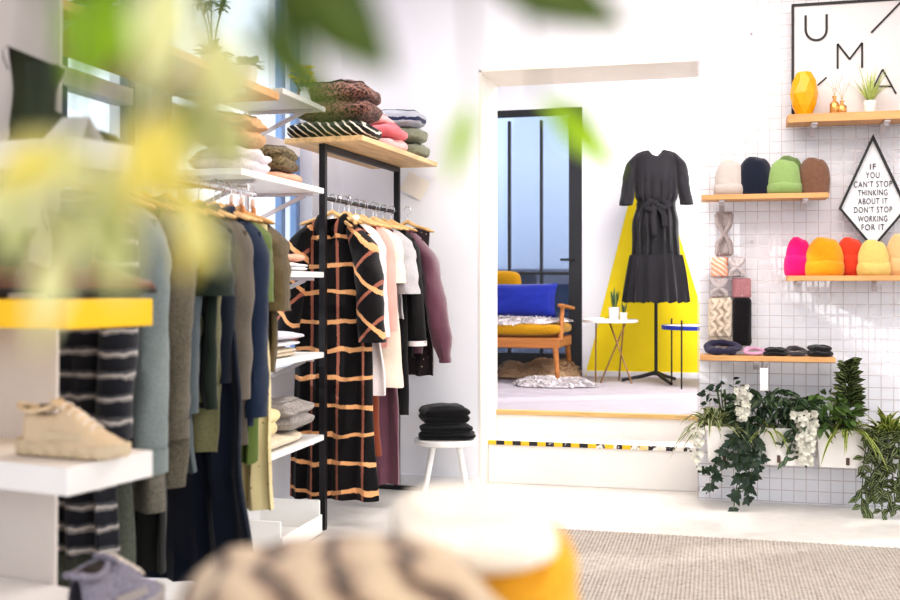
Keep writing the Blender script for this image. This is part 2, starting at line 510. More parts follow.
# yard behind the door
yd = MB().box((-1.7, 11.5, ZP - .12), (5, 3.7, .1))
struct(yd.build('ground', plain('yard_ground', (.06, .065, .075), .8, nz=.2), smooth=False))
struct(MB().box((-1.7, 13.2, .85), (5, .15, 1.2)).build('wall_yard', plain('yard_wall', (.10, .11, .14), .8, nz=.2), smooth=False))

# ================================================================ rug
rm = NT('woven_rug')
_x, _y, _z = rm.sep()
_a = rm.math('SINE', rm.math('MULTIPLY', _x, 2 * PI / .034))
_b = rm.math('SINE', rm.math('ADD', rm.math('MULTIPLY', _y, 2 * PI / .02), rm.math('MULTIPLY', rm.math('SIGN', _a), 1.57)))
_h = rm.math('ADD', rm.math('MULTIPLY', rm.math('ABSOLUTE', _a), .8), rm.math('MULTIPLY', _b, .35))
_n = rm.noise(45, 4)
rm.col(rm.ramp(rm.math('ADD', rm.math('MULTIPLY', _h, .22), rm.math('MULTIPLY', _n, .8)), [(.15, srgb(126, 114, 104)), (.42, srgb(178, 168, 158)), (.8, srgb(204, 195, 186))]))
rm.set(Roughness=.95); rm.bump(rm.math('ADD', _h, _n), .8, .008)
rx0, rx1, ry0, ry1 = -.78, 3.3, 1.9, 5.31
def rugf(u, v):
    x = rx0 + (rx1 - rx0) * u; y = ry0 + (ry1 - ry0) * v
    y += .008 * math.sin(x * 2 * PI / .034) if v == 1 else 0
    return (x, y, .012 + .002 * noise.noise((x * 3, y * 3, 0)))
rb = MB().grid(480, 30, rugf)
n0 = len(rb.v)
rb.grid(480, 1, lambda u, v: (rugf(u, 1)[0], rugf(u, 1)[1] + (.004 if v else 0), .012 if v == 0 else .0005))
tag(rb.build('rug', rm.m), 'large beige textured woven rug lying on the white floor', 'rug')
# ================================================================ builders of soft goods
def tubeprof(u, e=.75): 
    a = 2 * PI * u
    return spow(math.cos(a), e), spow(math.sin(a), e)

def garment(name, label, cat, loc, rz, m, prof, slope=.30, neck=(.075, .06), folds=(26, .016), sleeve=None, collar=None,
            group=None, seed=0, cuff=None, body='body', lean=0.0, slit=None, n=64):
    """A hanging garment: body, two sleeves, collar or neckband. Origin at the neck, front towards -Y.
    prof rows: (z, half width, half depth); sleeve: (length, radius at the top, radius at the cuff, splay, forward, material, puff)"""
    root = thing(name, label, cat, loc, rz, group)
    L = -prof[-1][0]
    sw = prof[0][1]
    rows = 34
    kf, am = folds
    def fn(u, v):
        z0 = -L * v
        w, t = interp([(-p[0],) + tuple(p[1:]) for p in prof], -z0)
        cx, sy = tubeprof(u)
        x = w * cx; y = t * sy
        f = smooth01(.08, .75, v)
        fr = 1 + .5 * f
        y += am * f * math.sin(kf * cx * .5 + 2.6 * noise.noise((cx * 2.0, v * 1.3, seed)) + seed) * (1.0 if sy < 0 else .6)
        y += am * 1.1 * noise.noise((x * 9, v * 2.6, seed + 3.1)) * (.35 + f) + am * .45 * noise.noise((x * 26, v * 7, seed)) * (.3 + f)
        x += .010 * noise.noise((v * 3.4, seed * 1.7, cx)) * (.3 + fr) + lean * v
        dr = slope * abs(x) * max(0.0, 1 - v * 1.6) ** 2
        if sleeve: dr += .034 * smooth01(.62, 1, abs(cx)) * (1 - smooth01(0, .14, v))
        z = z0 - dr + .012 * f * noise.noise((cx * 2.2, sy, seed + 9))
        if abs(x) < neck[0] and v < .28:
            d = 1 - (abs(x) / neck[0])
            z -= (neck[1] if sy < 0 else .012) * d ** .8 * (1 - v / .28)
        return (x, y, z)
    MB().grid(n, rows, fn, closeu=True).build(body, m, root)
    if sleeve:
        ln, r0, r1, splay, fwd, sm, puff = (list(sleeve) + [None, None])[:7]
        sm = sm or m
        for s in (-1, 1):
            sd = seed + s * 2.3
            zt = -slope * sw
            def ctr(v):
                k = smooth01(0, .22, v)
                return Vector((s * (sw - r0 * .62 + splay * (.3 * k + .7 * v)), fwd * v * v - .004, zt + .010 - ln * v))
            def fs(u, v):
                vv = v ** 1.25
                c = ctr(vv)
                a = 2 * PI * u
                r = r0 + (r1 - r0) * vv ** .8
                if puff: r = interp(puff, vv)[0]
                r *= 1 + .16 * noise.noise((math.cos(a) * 1.6, vv * 6.5, sd)) + .07 * noise.noise((math.cos(a) * 4, vv * 18, sd)) + .06 * math.sin(3 * a + vv * 7 + sd) * smooth01(.1, .3, vv)
                dome = (1 - (1 - min(1, vv / .13)) ** 2) ** .5
                rx = r * .72 * dome
                x = c.x + rx * math.cos(a)
                tilt = -(x - c.x) * s * (slope + .25) * (1 - smooth01(0, .3, vv))
                return (x, c.y + r * .95 * math.sin(a) * dome, c.z + tilt)
            so_ = MB().grid(20, 22, fs, closeu=True).build('sleeve', sm, root)
            if cuff:
                cm, ch = cuff
                c = ctr(1.0)
                rr = (puff[-1][1] if puff else r1) * 1.05
                cb = MB().grid(20, 3, lambda u, v: (c.x + rr * .74 * math.cos(2 * PI * u), c.y + rr * .96 * math.sin(2 * PI * u), c.z - .004 + ch * (1 - v) - ch * .55), closeu=True)
                cb.build('cuff', cm, so_)
    if collar:
        ck, cm = collar
        nw = neck[0]
        if ck == 'shirt':     # two collar leaves falling open from the neck
            for s in (-1, 1):
                def cf(u, v):
                    a = u
                    x = s * (nw * .95 * math.cos(a * 1.35 + .05)); y = -.01 - .035 * math.sin(a * 1.5) + .03 * (1 - a)
                    z = .012 - neck[1] * .7 * a * a
                    return (x + s * v * (.028 + .015 * a), y - v * .012 - .006, z - v * (.035 + .03 * a) + .012 * math.sin(v * PI))
                MB().grid(10, 4, cf).build('collar', cm, root)
        elif ck == 'band':
            def bf(u, v):
                a = 2 * PI * u
                x = nw * math.cos(a); y = .032 * math.sin(a)
                fr = max(0, -math.sin(a))
                return (x * (1 - .05 * v), y, -.3 * abs(x) - neck[1] * .85 * fr + (-.012 + .03 * v))
            MB().grid(28, 3, bf, closeu=True).build('neckband', cm, root)
        elif ck == 'edging':  # pale facing down both open fronts of a cardigan
            for s in (-1, 1):
                def ef(u, v):
                    z = -.02 - neck[1] * .2 - (L - .05) * v
                    w, t = interp([(-p[0],) + tuple(p[1:]) for p in prof], -z)
                    return (s * (nw * (1 - .75 * smooth01(0, .5, v))) + (u - .5) * .035, -t - .012 - .02 * smooth01(0, .6, v), z)
                MB().grid(3, 24, ef).build('front_band', cm, root)
    return root

def hanger(label, loc, rz, wood_m, rail_z, group, clips=False):
    """Wooden hanger; origin at the neck of the hook, hook over a rail at rail_z."""
    root = thing('clothes_hanger', label, 'hanger', loc, rz, group)
    b = MB()
    def hf(u, v):
        t = u * 2 - 1
        a = 2 * PI * v
        x = .172 * t
        z = -.30 * abs(x) * (1 - .0 * abs(t)) - .004 + .012 * math.exp(-(t * 5) ** 2)
        r = .013 - .004 * abs(t)
        if abs(t) > .999: r = .003
        return (x, .010 * math.sin(a) - .014 * t * t, z + r * math.cos(a))
    b.grid(28, 10, hf)
    b.build('shoulder_bar', wood_m, root)
    h = rail_z - loc[2]
    pts = [(0, 0, .005), (0, 0, h - .055)]
    for k in range(9):
        a = -PI * .5 + PI * 1.45 * k / 8
        pts.append((.022 * math.cos(a), 0, h - .010 + .024 * math.sin(a)))
    pts[1] = (0, 0, h - .05)
    MB().tube(pts, .0022, 6).build('hook', CHROME, root)
    return root

def folded(name, label, cat, loc, rz, w, d, h, m, n=2, group=None, seed=0, rough=.010, e=.42, part=None, g=.10, tilt=0.0, lean=(0, 0)):
    """A folded or rolled soft garment lying flat: n plies with rounded fold edges. Origin at the middle of its base."""
    b = MB()
    def fn(u, v):
        ph = -PI / 2 + PI * v
        th = 2 * PI * u
        cz, sz = spow(math.cos(ph), .34), spow(math.sin(ph), .8)
        cx, cy = spow(math.cos(th), e), spow(math.sin(th), e)
        zz = (sz + 1) / 2
        gr = 1 - g * (abs(math.cos(PI * n * zz)) ** 6 if 0.04 < zz < .96 else 0) * (1.15 if cy < 0 else .9)
        x = w / 2 * cx * cz * gr; y = d / 2 * cy * cz * gr; z = h * zz
        q = noise.noise((x * 8 + seed, y * 8, z * 16)) * rough + noise.noise((x * 22, y * 22 + seed, z * 30)) * rough * .5
        sag = .055 * h * ((x / (w / 2)) ** 2 + (y / (d / 2)) ** 2) * zz
        z = max(0.0, z + (q * 1.1 - sag) * smooth01(.1, .5, zz))
        return (x + q * cx + tilt * z + lean[0] * z, y + q * cy + lean[1] * z, z)
    b.grid(56, 26 + 4 * n, fn, closeu=True)
    o = b.build(name, m, None, loc=loc, rot=(0, 0, rz))
    return tag(o, label, cat, group)

def beanie(label, loc, rz, w, h, m, group, cuff=True, depth=.62, cuffm=None, seed=0, slump=.0, cut=.30):
    root = thing('beanie', label, 'beanie', loc, rz, group)
    def fn(u, v):
        a = 2 * PI * u
        zz = v
        r = w / 2 * max(0.0, 1 - max(0, (zz - .15) / .85) ** 3.9) ** .52 * ((.93 if cuff else .97) + .05 * math.sin(PI * min(1, zz * 1.1)))
        q = 1 + .035 * noise.noise((math.cos(a) * 1.6 + seed, math.sin(a) * 1.6, zz * 3)) * (1 + zz) + .03 * zz * math.cos(5 * a + seed)
        x = r * math.cos(a) * q; y = r * depth * math.sin(a) * q
        dent = .07 * h * math.exp(-((x - .02) / (.10 * w + .01)) ** 2) * smooth01(.8, 1, zz)
        return (x + slump * zz * zz, y, h * zz * (1 - .04 * (x / w) ** 2) - dent)
    MB().grid(48, 26, fn, closeu=True).build('crown', m, root)
    if cuff:
        H = h * cut
        def cf(u, v):
            a = 2 * PI * u
            k = math.sin(PI * min(1, max(0, v))) ** .5
            r = (w / 2) * .97
            wob = 1 + .012 * math.sin(4 * a + seed)
            return ((r + .009 * k) * math.cos(a) * wob, (r * depth + .016 * k) * math.sin(a) * wob, .001 + H * v + .004 * math.sin(3 * a + seed) * v)
        MB().grid(48, 8, cf, closeu=True).build('cuff', cuffm or m, root)
    return root

def sneaker(label, loc, rz, L, um, sm, lm, group, dark, hi=1.0, rot=None):
    """Chunky low sneaker, heel at the origin side (-x), toe towards +x."""
    root = thing('sneaker', label, 'shoe', loc, rz, group, rot)
    k = L / .29
    up = [(0, .020, .100), (.06, .036, .108), (.18, .040, .096), (.30, .041, .094), (.42, .043, .112), (.52, .046, .104), (.64, .050, .080), (.78, .050, .058), (.90, .042, .048), (.97, .026, .040), (1, .010, .032)]
    zb = .030
    def uf(u, v):
        w, h = interp(up, v)
        a = PI * u
        x = -.145 + .29 * v
        cy, sz = spow(math.cos(a), .62), spow(math.sin(a), .72)
        z = zb - .008 + (h * hi - zb) * sz
        lean = .020 * (1 - smooth01(0, .12, v)) * sz
        return ((x + .006 - lean * .0) * k, w * cy * (1 - .18 * sz) * k, (z + .004 * noise.noise((v * 12, u * 5, 2))) * k)
    MB().grid(24, 40, uf).build('upper', um, root)
    # dark disc over the ankle opening, in place of the shade inside
    def of(u, v):
        a = 2 * PI * u
        x = -.102 + .052 * math.cos(a) * v
        return (x * k, .027 * math.sin(a) * v * k, (.0985 * hi + .004 * v + .010 * max(0, math.cos(a)) - .006 * abs(math.sin(a)) * v) * k)
    MB().grid(24, 4, of, closeu=True).build('opening_shade', dark, root)
    # padded collar
    pts = [Vector(((-.102 + .056 * math.cos(a)) * k, .031 * math.sin(a) * k, (.0985 * hi + .012 * max(0, math.cos(a)) + .008 * max(0, -math.cos(a)) - .006 * abs(math.sin(a))) * k)) for a in [2 * PI * i / 22 for i in range(23)]]
    MB().tube(pts, .0068 * k, 8, cap=False).build('collar', um, root)
    tg = MB().box(((-.036) * k, 0, .108 * hi * k), (.045 * k, .044 * k, .010 * k), .004, rot=(0, .5, 0))
    tg.build('tongue', um, root)
    # wavy chunky sole
    def sf(u, v):
        w = interp([(0, .030), (.08, .042), (.3, .044), (.55, .048), (.75, .054), (.9, .047), (.97, .030), (1, .006)], v)[0]
        a = 2 * PI * u
        cy, sz = spow(math.cos(a), .35), spow(math.sin(a), .35)
        top = .036 + .010 * (1 - smooth01(0, .3, v)) + .006 * smooth01(.8, 1, v)
        z = top * (sz + 1) / 2
        if sz < 0: z += .006 * smooth01(.82, 1, v) + (.003 if int(v * 22) % 2 else 0)
        return ((-.150 + .302 * v) * k, (w + .003 * math.sin(v * 40) * (1 if sz > -.5 else 0)) * cy * k, z * k)
    MB().grid(20, 66, sf, closeu=True, caps=True).build('sole', sm, root)
    lb = MB()
    for i in range(5):
        x = -.018 + .021 * i; z = .117 * hi - .0125 * i
        lb.tube([(x * k, -.026 * k, (z - .020) * k), (x * k, -.014 * k, (z - .009) * k), (x * k, 0, (z - .006) * k), (x * k, .014 * k, (z - .009) * k), (x * k, .026 * k, (z - .020) * k)], .0032 * k, 6)
    lb.build('laces', lm, root)
    for s in (-1, 1):
        ov = MB(); ov.grid(8, 3, lambda u, v: ((-.06 + .11 * u) * k, s * (.0455 - .004 * v + .002) * k, (.046 + .022 * v * (1 - .3 * u)) * k))
        ov.build('side_overlay', sm, root)
    return root
# ================================================================ shoe display unit (near left)
UX, UY = -1.292, 2.243
URZ = -math.atan2(.196, .981)
unit = thing('shoe_display', 'white shoe display with a back panel and deep shelves, one of them yellow', 'display unit', (UX, UY, 0), URZ)
def UL(x, y, z=0):
    c, s = math.cos(URZ), math.sin(URZ)
    return Vector((UX + c * x - s * y, UY + s * x + c * y, z))
disp_m = plain('display_white', (.82, .77, .73), .5, nz=.02)
panel_m = plain('display_panel', (.66, .59, .54), .6, nz=.02)
panel_m.node_tree.nodes['Principled BSDF'].inputs['Specular IOR Level'].default_value = .2
yel_m = plain('yellow_shelf_lacquer', srgb(250, 196, 0), .4, nz=.02)
bp = MB()
x0, x1, x2 = -.80, -.322, -.29
bp.add([(x0, 0, 0), (x1, 0, 0), (x2, 0, 3.0), (x0, 0, 3.0), (x0, .010, 0), (x1, .010, 0), (x2, .010, 3.0), (x0, .010, 3.0)],
       [(0, 1, 2, 3), (5, 4, 7, 6), (1, 5, 6, 2), (4, 0, 3, 7), (3, 2, 6, 7), (4, 5, 1, 0)])
bp.build('back_panel', panel_m, unit, smooth=False)
def ULX(px, y, z=0):
    lo, hi = -.85, .1
    for _ in range(40):
        m = (lo + hi) / 2; q_ = UL(m, y) - CAM
        if 450 + FPX * q_.dot(RT) / q_.dot(FW) < px: lo = m
        else: hi = m
    return UL(lo, y, z)
USH = (1.572, 1.218, .858, .50)
for z, th, mm in zip(USH, (.062, .064, .062, .06), (disp_m, yel_m, disp_m, disp_m)):
    o = MB().box((-.40, -.1345, z - th / 2), (.80, .267, th), .003).build('shelf', mm, unit, smooth=False)
    if mm is yel_m: o['label'] = 'yellow lacquered shelf'
cream_leather = plain('cream_leather', srgb(208, 184, 152), .55, nz=.06, bump=.1)
cream_sole = plain('cream_rubber', srgb(200, 180, 150), .6, nz=.05)
dark_in = plain('shoe_inside_shade', (.03, .022, .018), .9, nz=.2)  # flat dark colour for the shade inside the shoes
lil_mesh = fabric('lilac_mesh', srgb(148, 142, 154), srgb(112, 106, 118), 'melange')
lil_sole = plain('taupe_rubber', srgb(150, 140, 134), .6, nz=.05)
lace_m = plain('cream_lace', srgb(226, 212, 196), .8, nz=.05, bump=.3)
p = ULX(74, -.15, USH[2])
sneaker('cream chunky leather sneaker standing on the white shelf below the yellow one', p, URZ + .14, .268, cream_leather, cream_sole, lace_m, 'sneakers on the shoe display', dark_in, 1.18)
p = ULX(116, -.14, USH[3])
sneaker('grey lilac mesh sneaker with cream laces on the lowest white shelf', p, URZ + 1.72, .30, lil_mesh, lil_sole, lace_m, 'sneakers on the shoe display', dark_in, 1.3)
# black pull-on boots
boot_m = plain('black_boot_leather', (.014, .007, .004), .5, nz=.3, bump=.15)
boot_m.node_tree.nodes['Principled BSDF'].inputs['Specular IOR Level'].default_value = .15
brown_m = plain('brown_boot_leather', srgb(96, 46, 22), .45, nz=.2, bump=.15)
gore_m = fabric('boot_elastic', (.03, .026, .026), None, 'rib', per=.004)
bsole = plain('boot_sole', (.02, .018, .016), .6)
def boot(label, loc, rz, H, m, group):
    root = thing('ankle_boot', label, 'boot', loc, rz, group)
    def ff(u, v):
        w, h = interp([(0, .020, .075), (.1, .034, .085), (.35, .036, .095), (.55, .042, .075), (.75, .046, .055), (.92, .034, .045), (1, .006, .03)], v)
        a = PI * u
        return (-.065 + .255 * v, w * spow(math.cos(a), .7), .024 + (h - .024) * spow(math.sin(a), .75))
    MB().grid(22, 26, ff).build('foot', m, root)
    def sf(u, v):
        a = 2 * PI * u
        rx = .052 + .010 * smooth01(.5, 1, v) - .004 * math.sin(v * PI); ry = .034 + .012 * smooth01(.3, 1, v)
        x = -.018 + .010 * v + rx * math.cos(a)
        z = .045 + (H - .045) * v
        if v > .5: z -= .022 * math.cos(a) * smooth01(.5, 1, v) * -1 * -.9 + .012 * abs(math.sin(a)) * smooth01(.7, 1, v)
        return (x, ry * math.sin(a), z)
    MB().grid(28, 16, sf, closeu=True).build('shaft', m, root)
    for s in (-1, 1):
        MB().grid(6, 8, lambda u, v: (-.012 + (.024 + .014 * v) * (u * 2 - 1) + .008 * v, s * (.0355 + .012 * v - .006 * (u * 2 - 1) ** 2), .075 + (H - .095) * v)).build('elastic_panel', gore_m, root)
    MB().grid(4, 8, lambda u, v: (-.070 - .012 * math.sin(v * PI), (u - .5) * .016, H - .035 + .055 * math.sin(v * PI * .5))).build('pull_tab', m, root)
    MB().box((-.04, 0, .012), (.05, .062, .024), .006).build('heel', bsole, root, smooth=False)
    def so(u, v):
        w = interp([(0, .030), (.1, .038), (.4, .036), (.7, .048), (.92, .036), (1, .006)], v)[0]
        return (-.068 + .262 * v, w * spow(math.cos(2 * PI * u), .4), .018 + .006 * spow(math.sin(2 * PI * u), .4))
    MB().grid(14, 20, so, closeu=True, caps=True).build('sole', bsole, root)
    return root
boot('black leather ankle boot with pull tab on the topmost shelf of the shoe display', ULX(40, -.12, USH[0]), URZ + 1.0, .215, boot_m, 'boots on the shoe display')
boot('brown leather ankle boot nearer the panel on the yellow shelf', ULX(14, -.12, USH[1]), URZ + .9, .19, brown_m, 'boots on the shoe display')
boot('brown leather ankle boot near the free end of the yellow shelf', ULX(78, -.10, USH[1]), URZ + 1.15, .19, brown_m, 'boots on the shoe display')
card_m = plain('white_card', (.84, .78, .77), .7, nz=.02)
tc = MB()
tc.add([(-.065, -.03, 0), (.065, -.03, 0), (.05, .0, .05), (-.03, .0, .052), (-.065, .03, 0), (.065, .03, 0)], [(0, 1, 2, 3), (5, 4, 3, 2)])
tag(tc.build('price_card', card_m, None, False, ULX(72, -.20, USH[0]), rot=(0, 0, URZ)), 'folded white price card beside the black boot', 'card')

# ================================================================ garments on the near rail
RX, RZ_ = -1.83, 1.62
rail = thing('clothes_rail', 'long metal clothes rail along the window wall carrying muted garments', 'clothes rail', (RX, 2.35, 0))
MB().tube([(0, 0, RZ_), (0, 1.62, RZ_)], .013, 12).build('rail_tube', CHROME, rail)
for y in (.06, .85, 1.57):
    MB().tube([(-.41, y, RZ_ + .035), (-.2, y, RZ_ + .035), (0, y, RZ_ + .03), (0, y, RZ_)], .009, 8).build('wall_bracket', CHROME, rail)
GR = 'garments hanging on the near rail'
HG = 'hangers on the near rail'
pale_grey = srgb(176, 176, 172)
F = {}
F['stripe'] = fabric('striped_knit', (.05, .05, .06), None, 'stripes', per=.062, bump=.6,
    arg=[(0, srgb(36, 37, 44)), (.36, srgb(128, 124, 122)), (.48, srgb(182, 174, 168)), (.60, srgb(84, 84, 88)), (.74, srgb(32, 33, 40))])
F['coat'] = fabric('grey_green_wool', srgb(99, 102, 90), srgb(70, 73, 65), 'melange')
F['palejean'] = fabric('pale_blue_grey_twill', srgb(136, 144, 142), srgb(108, 118, 118), 'melange', 1.4)
F['greyknit'] = fabric('grey_beige_knit', srgb(126, 120, 107), srgb(94, 90, 82), 'melange', .8, bump=.6)
F['char'] = fabric('charcoal_cloth', srgb(35, 36, 35))
F['taupe'] = fabric('taupe_knit', srgb(110, 102, 87), srgb(82, 77, 67), 'melange', .8, bump=.5)
F['edge'] = fabric('cream_edging', srgb(206, 196, 168))
F['greyblue'] = fabric('grey_blue_cotton', srgb(87, 97, 100), srgb(68, 78, 84), 'melange')
F['dkgreen'] = fabric('dark_green_jersey', srgb(25, 36, 28))
F['olive'] = fabric('olive_cotton', srgb(115, 112, 80), srgb(94, 92, 67), 'melange')
F['navy'] = fabric('navy_denim', srgb(18, 26, 43), srgb(11, 16, 30), 'melange', 1.8)
F['blazer'] = fabric('taupe_suiting', srgb(110, 102, 90), srgb(94, 85, 77), 'melange', 1.5)
F['denim'] = fabric('mid_blue_denim', srgb(38, 52, 74), srgb(24, 36, 56), 'melange', 1.6)
F['green'] = fabric('fresh_green_cotton', srgb(94, 110, 55))
F['spot'] = fabric('pale_yellow_spotted', srgb(222, 206, 158), srgb(150, 112, 56), 'spots', thr=.26, arg=26.0)
F['brownrib'] = knit('brown_ribbed_knit', srgb(104, 88, 56), srgb(40, 33, 22), 70, 30)
def straight(sw, hw, L, th=.05):
    return [(0, sw, .016), (-.06, sw * 1.0, .035), (-.22, sw * .93, th), (-L * .6, (sw + hw) * .48, th * 1.05), (-L, hw, th * 1.15)]
LG = [  # name, label, category, Y, X offset, rotation, fabric, half shoulder, half hem, length, sleeve, collar, cuff
 ('striped_cardigan', 'long black, grey and white striped knit cardigan behind the shoe display', 'cardigan', 2.64, .04, 0, 'stripe', .20, .145, 1.05, (.66, .085, .06, .03, -.04), None, None),
 ('wool_coat', 'long grey green wool coat hanging just behind the striped cardigan', 'coat', 2.74, -.03, -3, 'coat', .20, .23, 1.28, (.64, .085, .065, .02, -.03), None, None),
 ('denim_jacket', 'pale blue grey jacket with turned cuff next to the shoe display', 'jacket', 2.83, .015, -3, 'palejean', .205, .21, .76, (.74, .088, .066, .06, -.05), ('shirt', 'palejean'), ('palejean', .07)),
 ('knit_sweater', 'long grey beige knit sweater behind the pale blue grey jacket', 'sweater', 2.92, -.02, -5, 'greyknit', .20, .21, .98, (.66, .08, .055, .02, -.03), ('band', 'greyknit'), ('greyknit', .06)),
 ('charcoal_dress', 'charcoal dress between the grey beige knit and the taupe cardigan', 'dress', 2.99, -.04, -4, 'char', .18, .22, 1.18, None, None, None),
 ('taupe_cardigan', 'taupe knit cardigan with cream front edging', 'cardigan', 3.07, -.02, -6, 'taupe', .205, .21, .93, (.68, .082, .06, .04, -.04), ('edging', 'edge'), ('taupe', .06)),
 ('cotton_shirt', 'grey blue cotton shirt behind the taupe cardigan', 'shirt', 3.15, -.02, -5, 'greyblue', .20, .20, .90, (.62, .075, .05, .03, -.03), ('shirt', 'greyblue'), ('greyblue', .05)),
 ('green_tee', 'dark green short sleeved top in the middle of the near rail', 'top', 3.24, .01, -4, 'dkgreen', .205, .20, .70, (.27, .105, .10, .05, -.02), ('band', 'dkgreen'), None),
 ('olive_shirt', 'olive and cream shirt behind the dark green top', 'shirt', 3.32, -.03, -6, 'olive', .195, .20, .86, (.60, .072, .05, .03, -.03), ('edging', 'edge'), ('olive', .05)),
 ('denim_dress', 'very long navy denim dress reaching almost to the floor', 'dress', 3.41, -.01, -6, 'navy', .19, .30, 1.33, (.58, .07, .05, .02, -.02), ('shirt', 'navy'), None),
 ('taupe_blazer', 'smooth taupe blazer behind the long navy dress', 'blazer', 3.50, .00, -8, 'blazer', .205, .20, .86, (.64, .076, .058, .03, -.03), ('shirt', 'blazer'), None),
 ('denim_shirt', 'mid blue denim shirt with long sleeves near the far end of the rail', 'shirt', 3.60, .01, -8, 'denim', .205, .20, .80, (.68, .08, .055, .05, -.04), ('shirt', 'denim'), ('denim', .05)),
 ('green_tunic', 'fresh green tunic peeping out behind the blue denim shirt', 'tunic', 3.67, .00, -6, 'green', .195, .17, .95, (.30, .085, .08, .03, -.02), None, None),
 ('spotted_dress', 'pale yellow spotted dress behind the green tunic', 'dress', 3.74, -.01, -6, 'spot', .18, .21, 1.14, None, None, None),
 ('ribbed_top', 'brown ribbed short sleeved knit, last on the near rail', 'top', 3.82, .00, -6, 'brownrib', .18, .18, .62, (.34, .095, .085, .06, -.03), ('band', 'brownrib'), None),
]
short = {}
for i, (nm, lab, cat, Y, dx, rz, fk, sw, hw, L, slv, colr, cf) in enumerate(LG):
    loc = (RX + dx, Y, 1.535)
    garment(nm, lab, cat, loc, math.radians(rz), F[fk], straight(sw, hw, L, .034), folds=(24 + i % 5 * 3, .020), sleeve=slv,
            collar=(colr[0], F[colr[1]]) if colr else None, cuff=(F[cf[0]], cf[1]) if cf else None, group=GR, seed=i * 1.37 + .4)
    hanger('wooden hanger on the near rail carrying the ' + nm.replace('_', ' '), (RX + dx, Y, 1.545), math.radians(rz), HANGER_WOOD, RZ_ + .012, HG)
# bare trouser hangers clipped together at the end of the rail
for k, (y, z) in enumerate(((3.70, 1.575), (3.79, 1.575), (3.89, 1.575))):
    root = thing('clip_hanger', ('pale clip hanger nearest along the end of the near rail', 'pale clip hanger between two others at the end of the near rail', 'pale clip hanger at the very end of the near rail')[k], 'hanger', (RX + .03, y, z), math.radians(-62), 'clip hangers on the near rail')
    MB().box((0, 0, 0), (.17, .016, .034), .007).build('bar', plain('pale_hanger_lacquer', srgb(240, 216, 204), .4), root)
    MB().box((0, .004, -.034), (.15, .014, .03), .004).build('lower_bar', wood('clip_hanger_wood', srgb(214, 150, 92)), root)
    for s in (-1, 1):
        MB().box((s * .055, -.004, -.055), (.018, .022, .03), .004).build('clip', plain('brass_clip', srgb(216, 170, 70), .3, .8), root)
    MB().tube([(0, 0, .01), (0, 0, .045), (.018, 0, .058), (.0, 0, .07), (-.018, 0, .058)], .0025, 6).build('hook', CHROME, root)

# ================================================================ shelves on the window wall
SX0, SX1 = XL + .005, -1.90
def wall_shelf(label, y0, y1, z, th, m, brackets, group):
    root = thing('mounted_shelf', label, 'shelf', ((SX0 + SX1) / 2, (y0 + y1) / 2, z - th), 0, group)
    MB().box((0, 0, th / 2), (SX1 - SX0, y1 - y0, th), .003).build('board', m, root, smooth=False)
    for yb in brackets:
        y = yb - (y0 + y1) / 2; w = (SX1 - SX0) / 2
        b = MB()
        b.box((0, y, -.008), (w * 1.7, .022, .014))
        b.box((-w + .008, y, -.085), (.014, .022, .16))
        b.beam((-w + .01, y, -.155), (w * .62, y, -.012), .012, .02)
        b.build('bracket', WHITE_METAL, root, smooth=False)
    return root
WS = 'white shelves on the window wall'
for lab, y0, z, br in (('white wall shelf holding the rolled camel sweater, uppermost of four', 4.0, 1.735, (4.2, 4.88)), ('white wall shelf with the peach knits, second of four from above', 4.0, 1.315, (4.2, 4.88)),
                   ('white wall shelf with thin folded tops, third of four from above', 4.0, .914, (4.2, 4.88)), ('white wall shelf with the grey sweater, lowest of four', 4.0, .50, (4.2, 4.88))):
    wall_shelf(lab, y0, 4.95, z, .028, WHITE_GLOSS, br, WS)
wall_shelf('oak wall shelf high above the near rail with small plants', 2.55, 4.39, 2.115, .035, SHELF_WOOD, (2.9, 4.1), None)
wall_shelf('high white wall shelf with the yellow flowers', 4.43, 4.97, 2.145, .026, WHITE_GLOSS, (4.86,), None)
bx = thing('storage_box', 'low open white storage box on the floor under the wall shelves', 'box', (-2.08, 4.70, 0))
MB().box((0, 0, .02), (.34, .5, .02)).build('bottom', WHITE_GLOSS, bx, smooth=False)
sd = MB(); sd.box((-.165, 0, .09), (.012, .5, .16), .003); sd.box((.165, 0, .055), (.012, .5, .09), .003); sd.box((0, -.244, .09), (.32, .012, .16), .003); sd.box((0, .244, .09), (.32, .012, .16), .003)
sd.build('sides', WHITE_GLOSS, bx, smooth=False)

K = {}
K['camel'] = fabric('camel_fleece', srgb(214, 168, 122), srgb(186, 136, 92), 'melange', .6, bump=.6)
K['fluffy'] = fabric('white_fluffy', srgb(240, 230, 232), srgb(206, 198, 208), 'melange', .6, bump=.9)
K['brownstripe'] = fabric('brown_green_rib', srgb(138, 122, 88), srgb(70, 58, 42), 'melange', .35, bump=.8)
K['peach'] = fabric('peach_knit', srgb(240, 188, 160), srgb(214, 150, 120), 'melange')
K['cream'] = fabric('cream_knit', srgb(236, 222, 198), srgb(206, 190, 166), 'melange')
K['grey'] = fabric('grey_melange', srgb(176, 168, 162), srgb(128, 122, 120), 'melange', .7, bump=.7)
K['white'] = fabric('white_cotton', srgb(238, 234, 236))
K['palegrey'] = fabric('pale_grey_cotton', srgb(204, 202, 210))
K['leo'] = fabric('brown_boucle', srgb(146, 104, 92), srgb(16, 11, 13), 'melange', .30, bump=1.0)
K['bw'] = fabric('black_white_diagonal', (.02, .02, .02), None, 'diag', per=.036, bump=.4, arg=[(0, srgb(22, 20, 20)), (.72, srgb(224, 214, 198))])
K['pink'] = fabric('pink_knit', srgb(238, 140, 146), srgb(214, 104, 116), 'melange')
K['palepink'] = fabric('pale_pink_knit', srgb(244, 200, 198), srgb(226, 170, 172), 'melange')
K['sage'] = fabric('sage_knit', srgb(156, 158, 134), srgb(112, 116, 98), 'melange', .7, bump=.7)
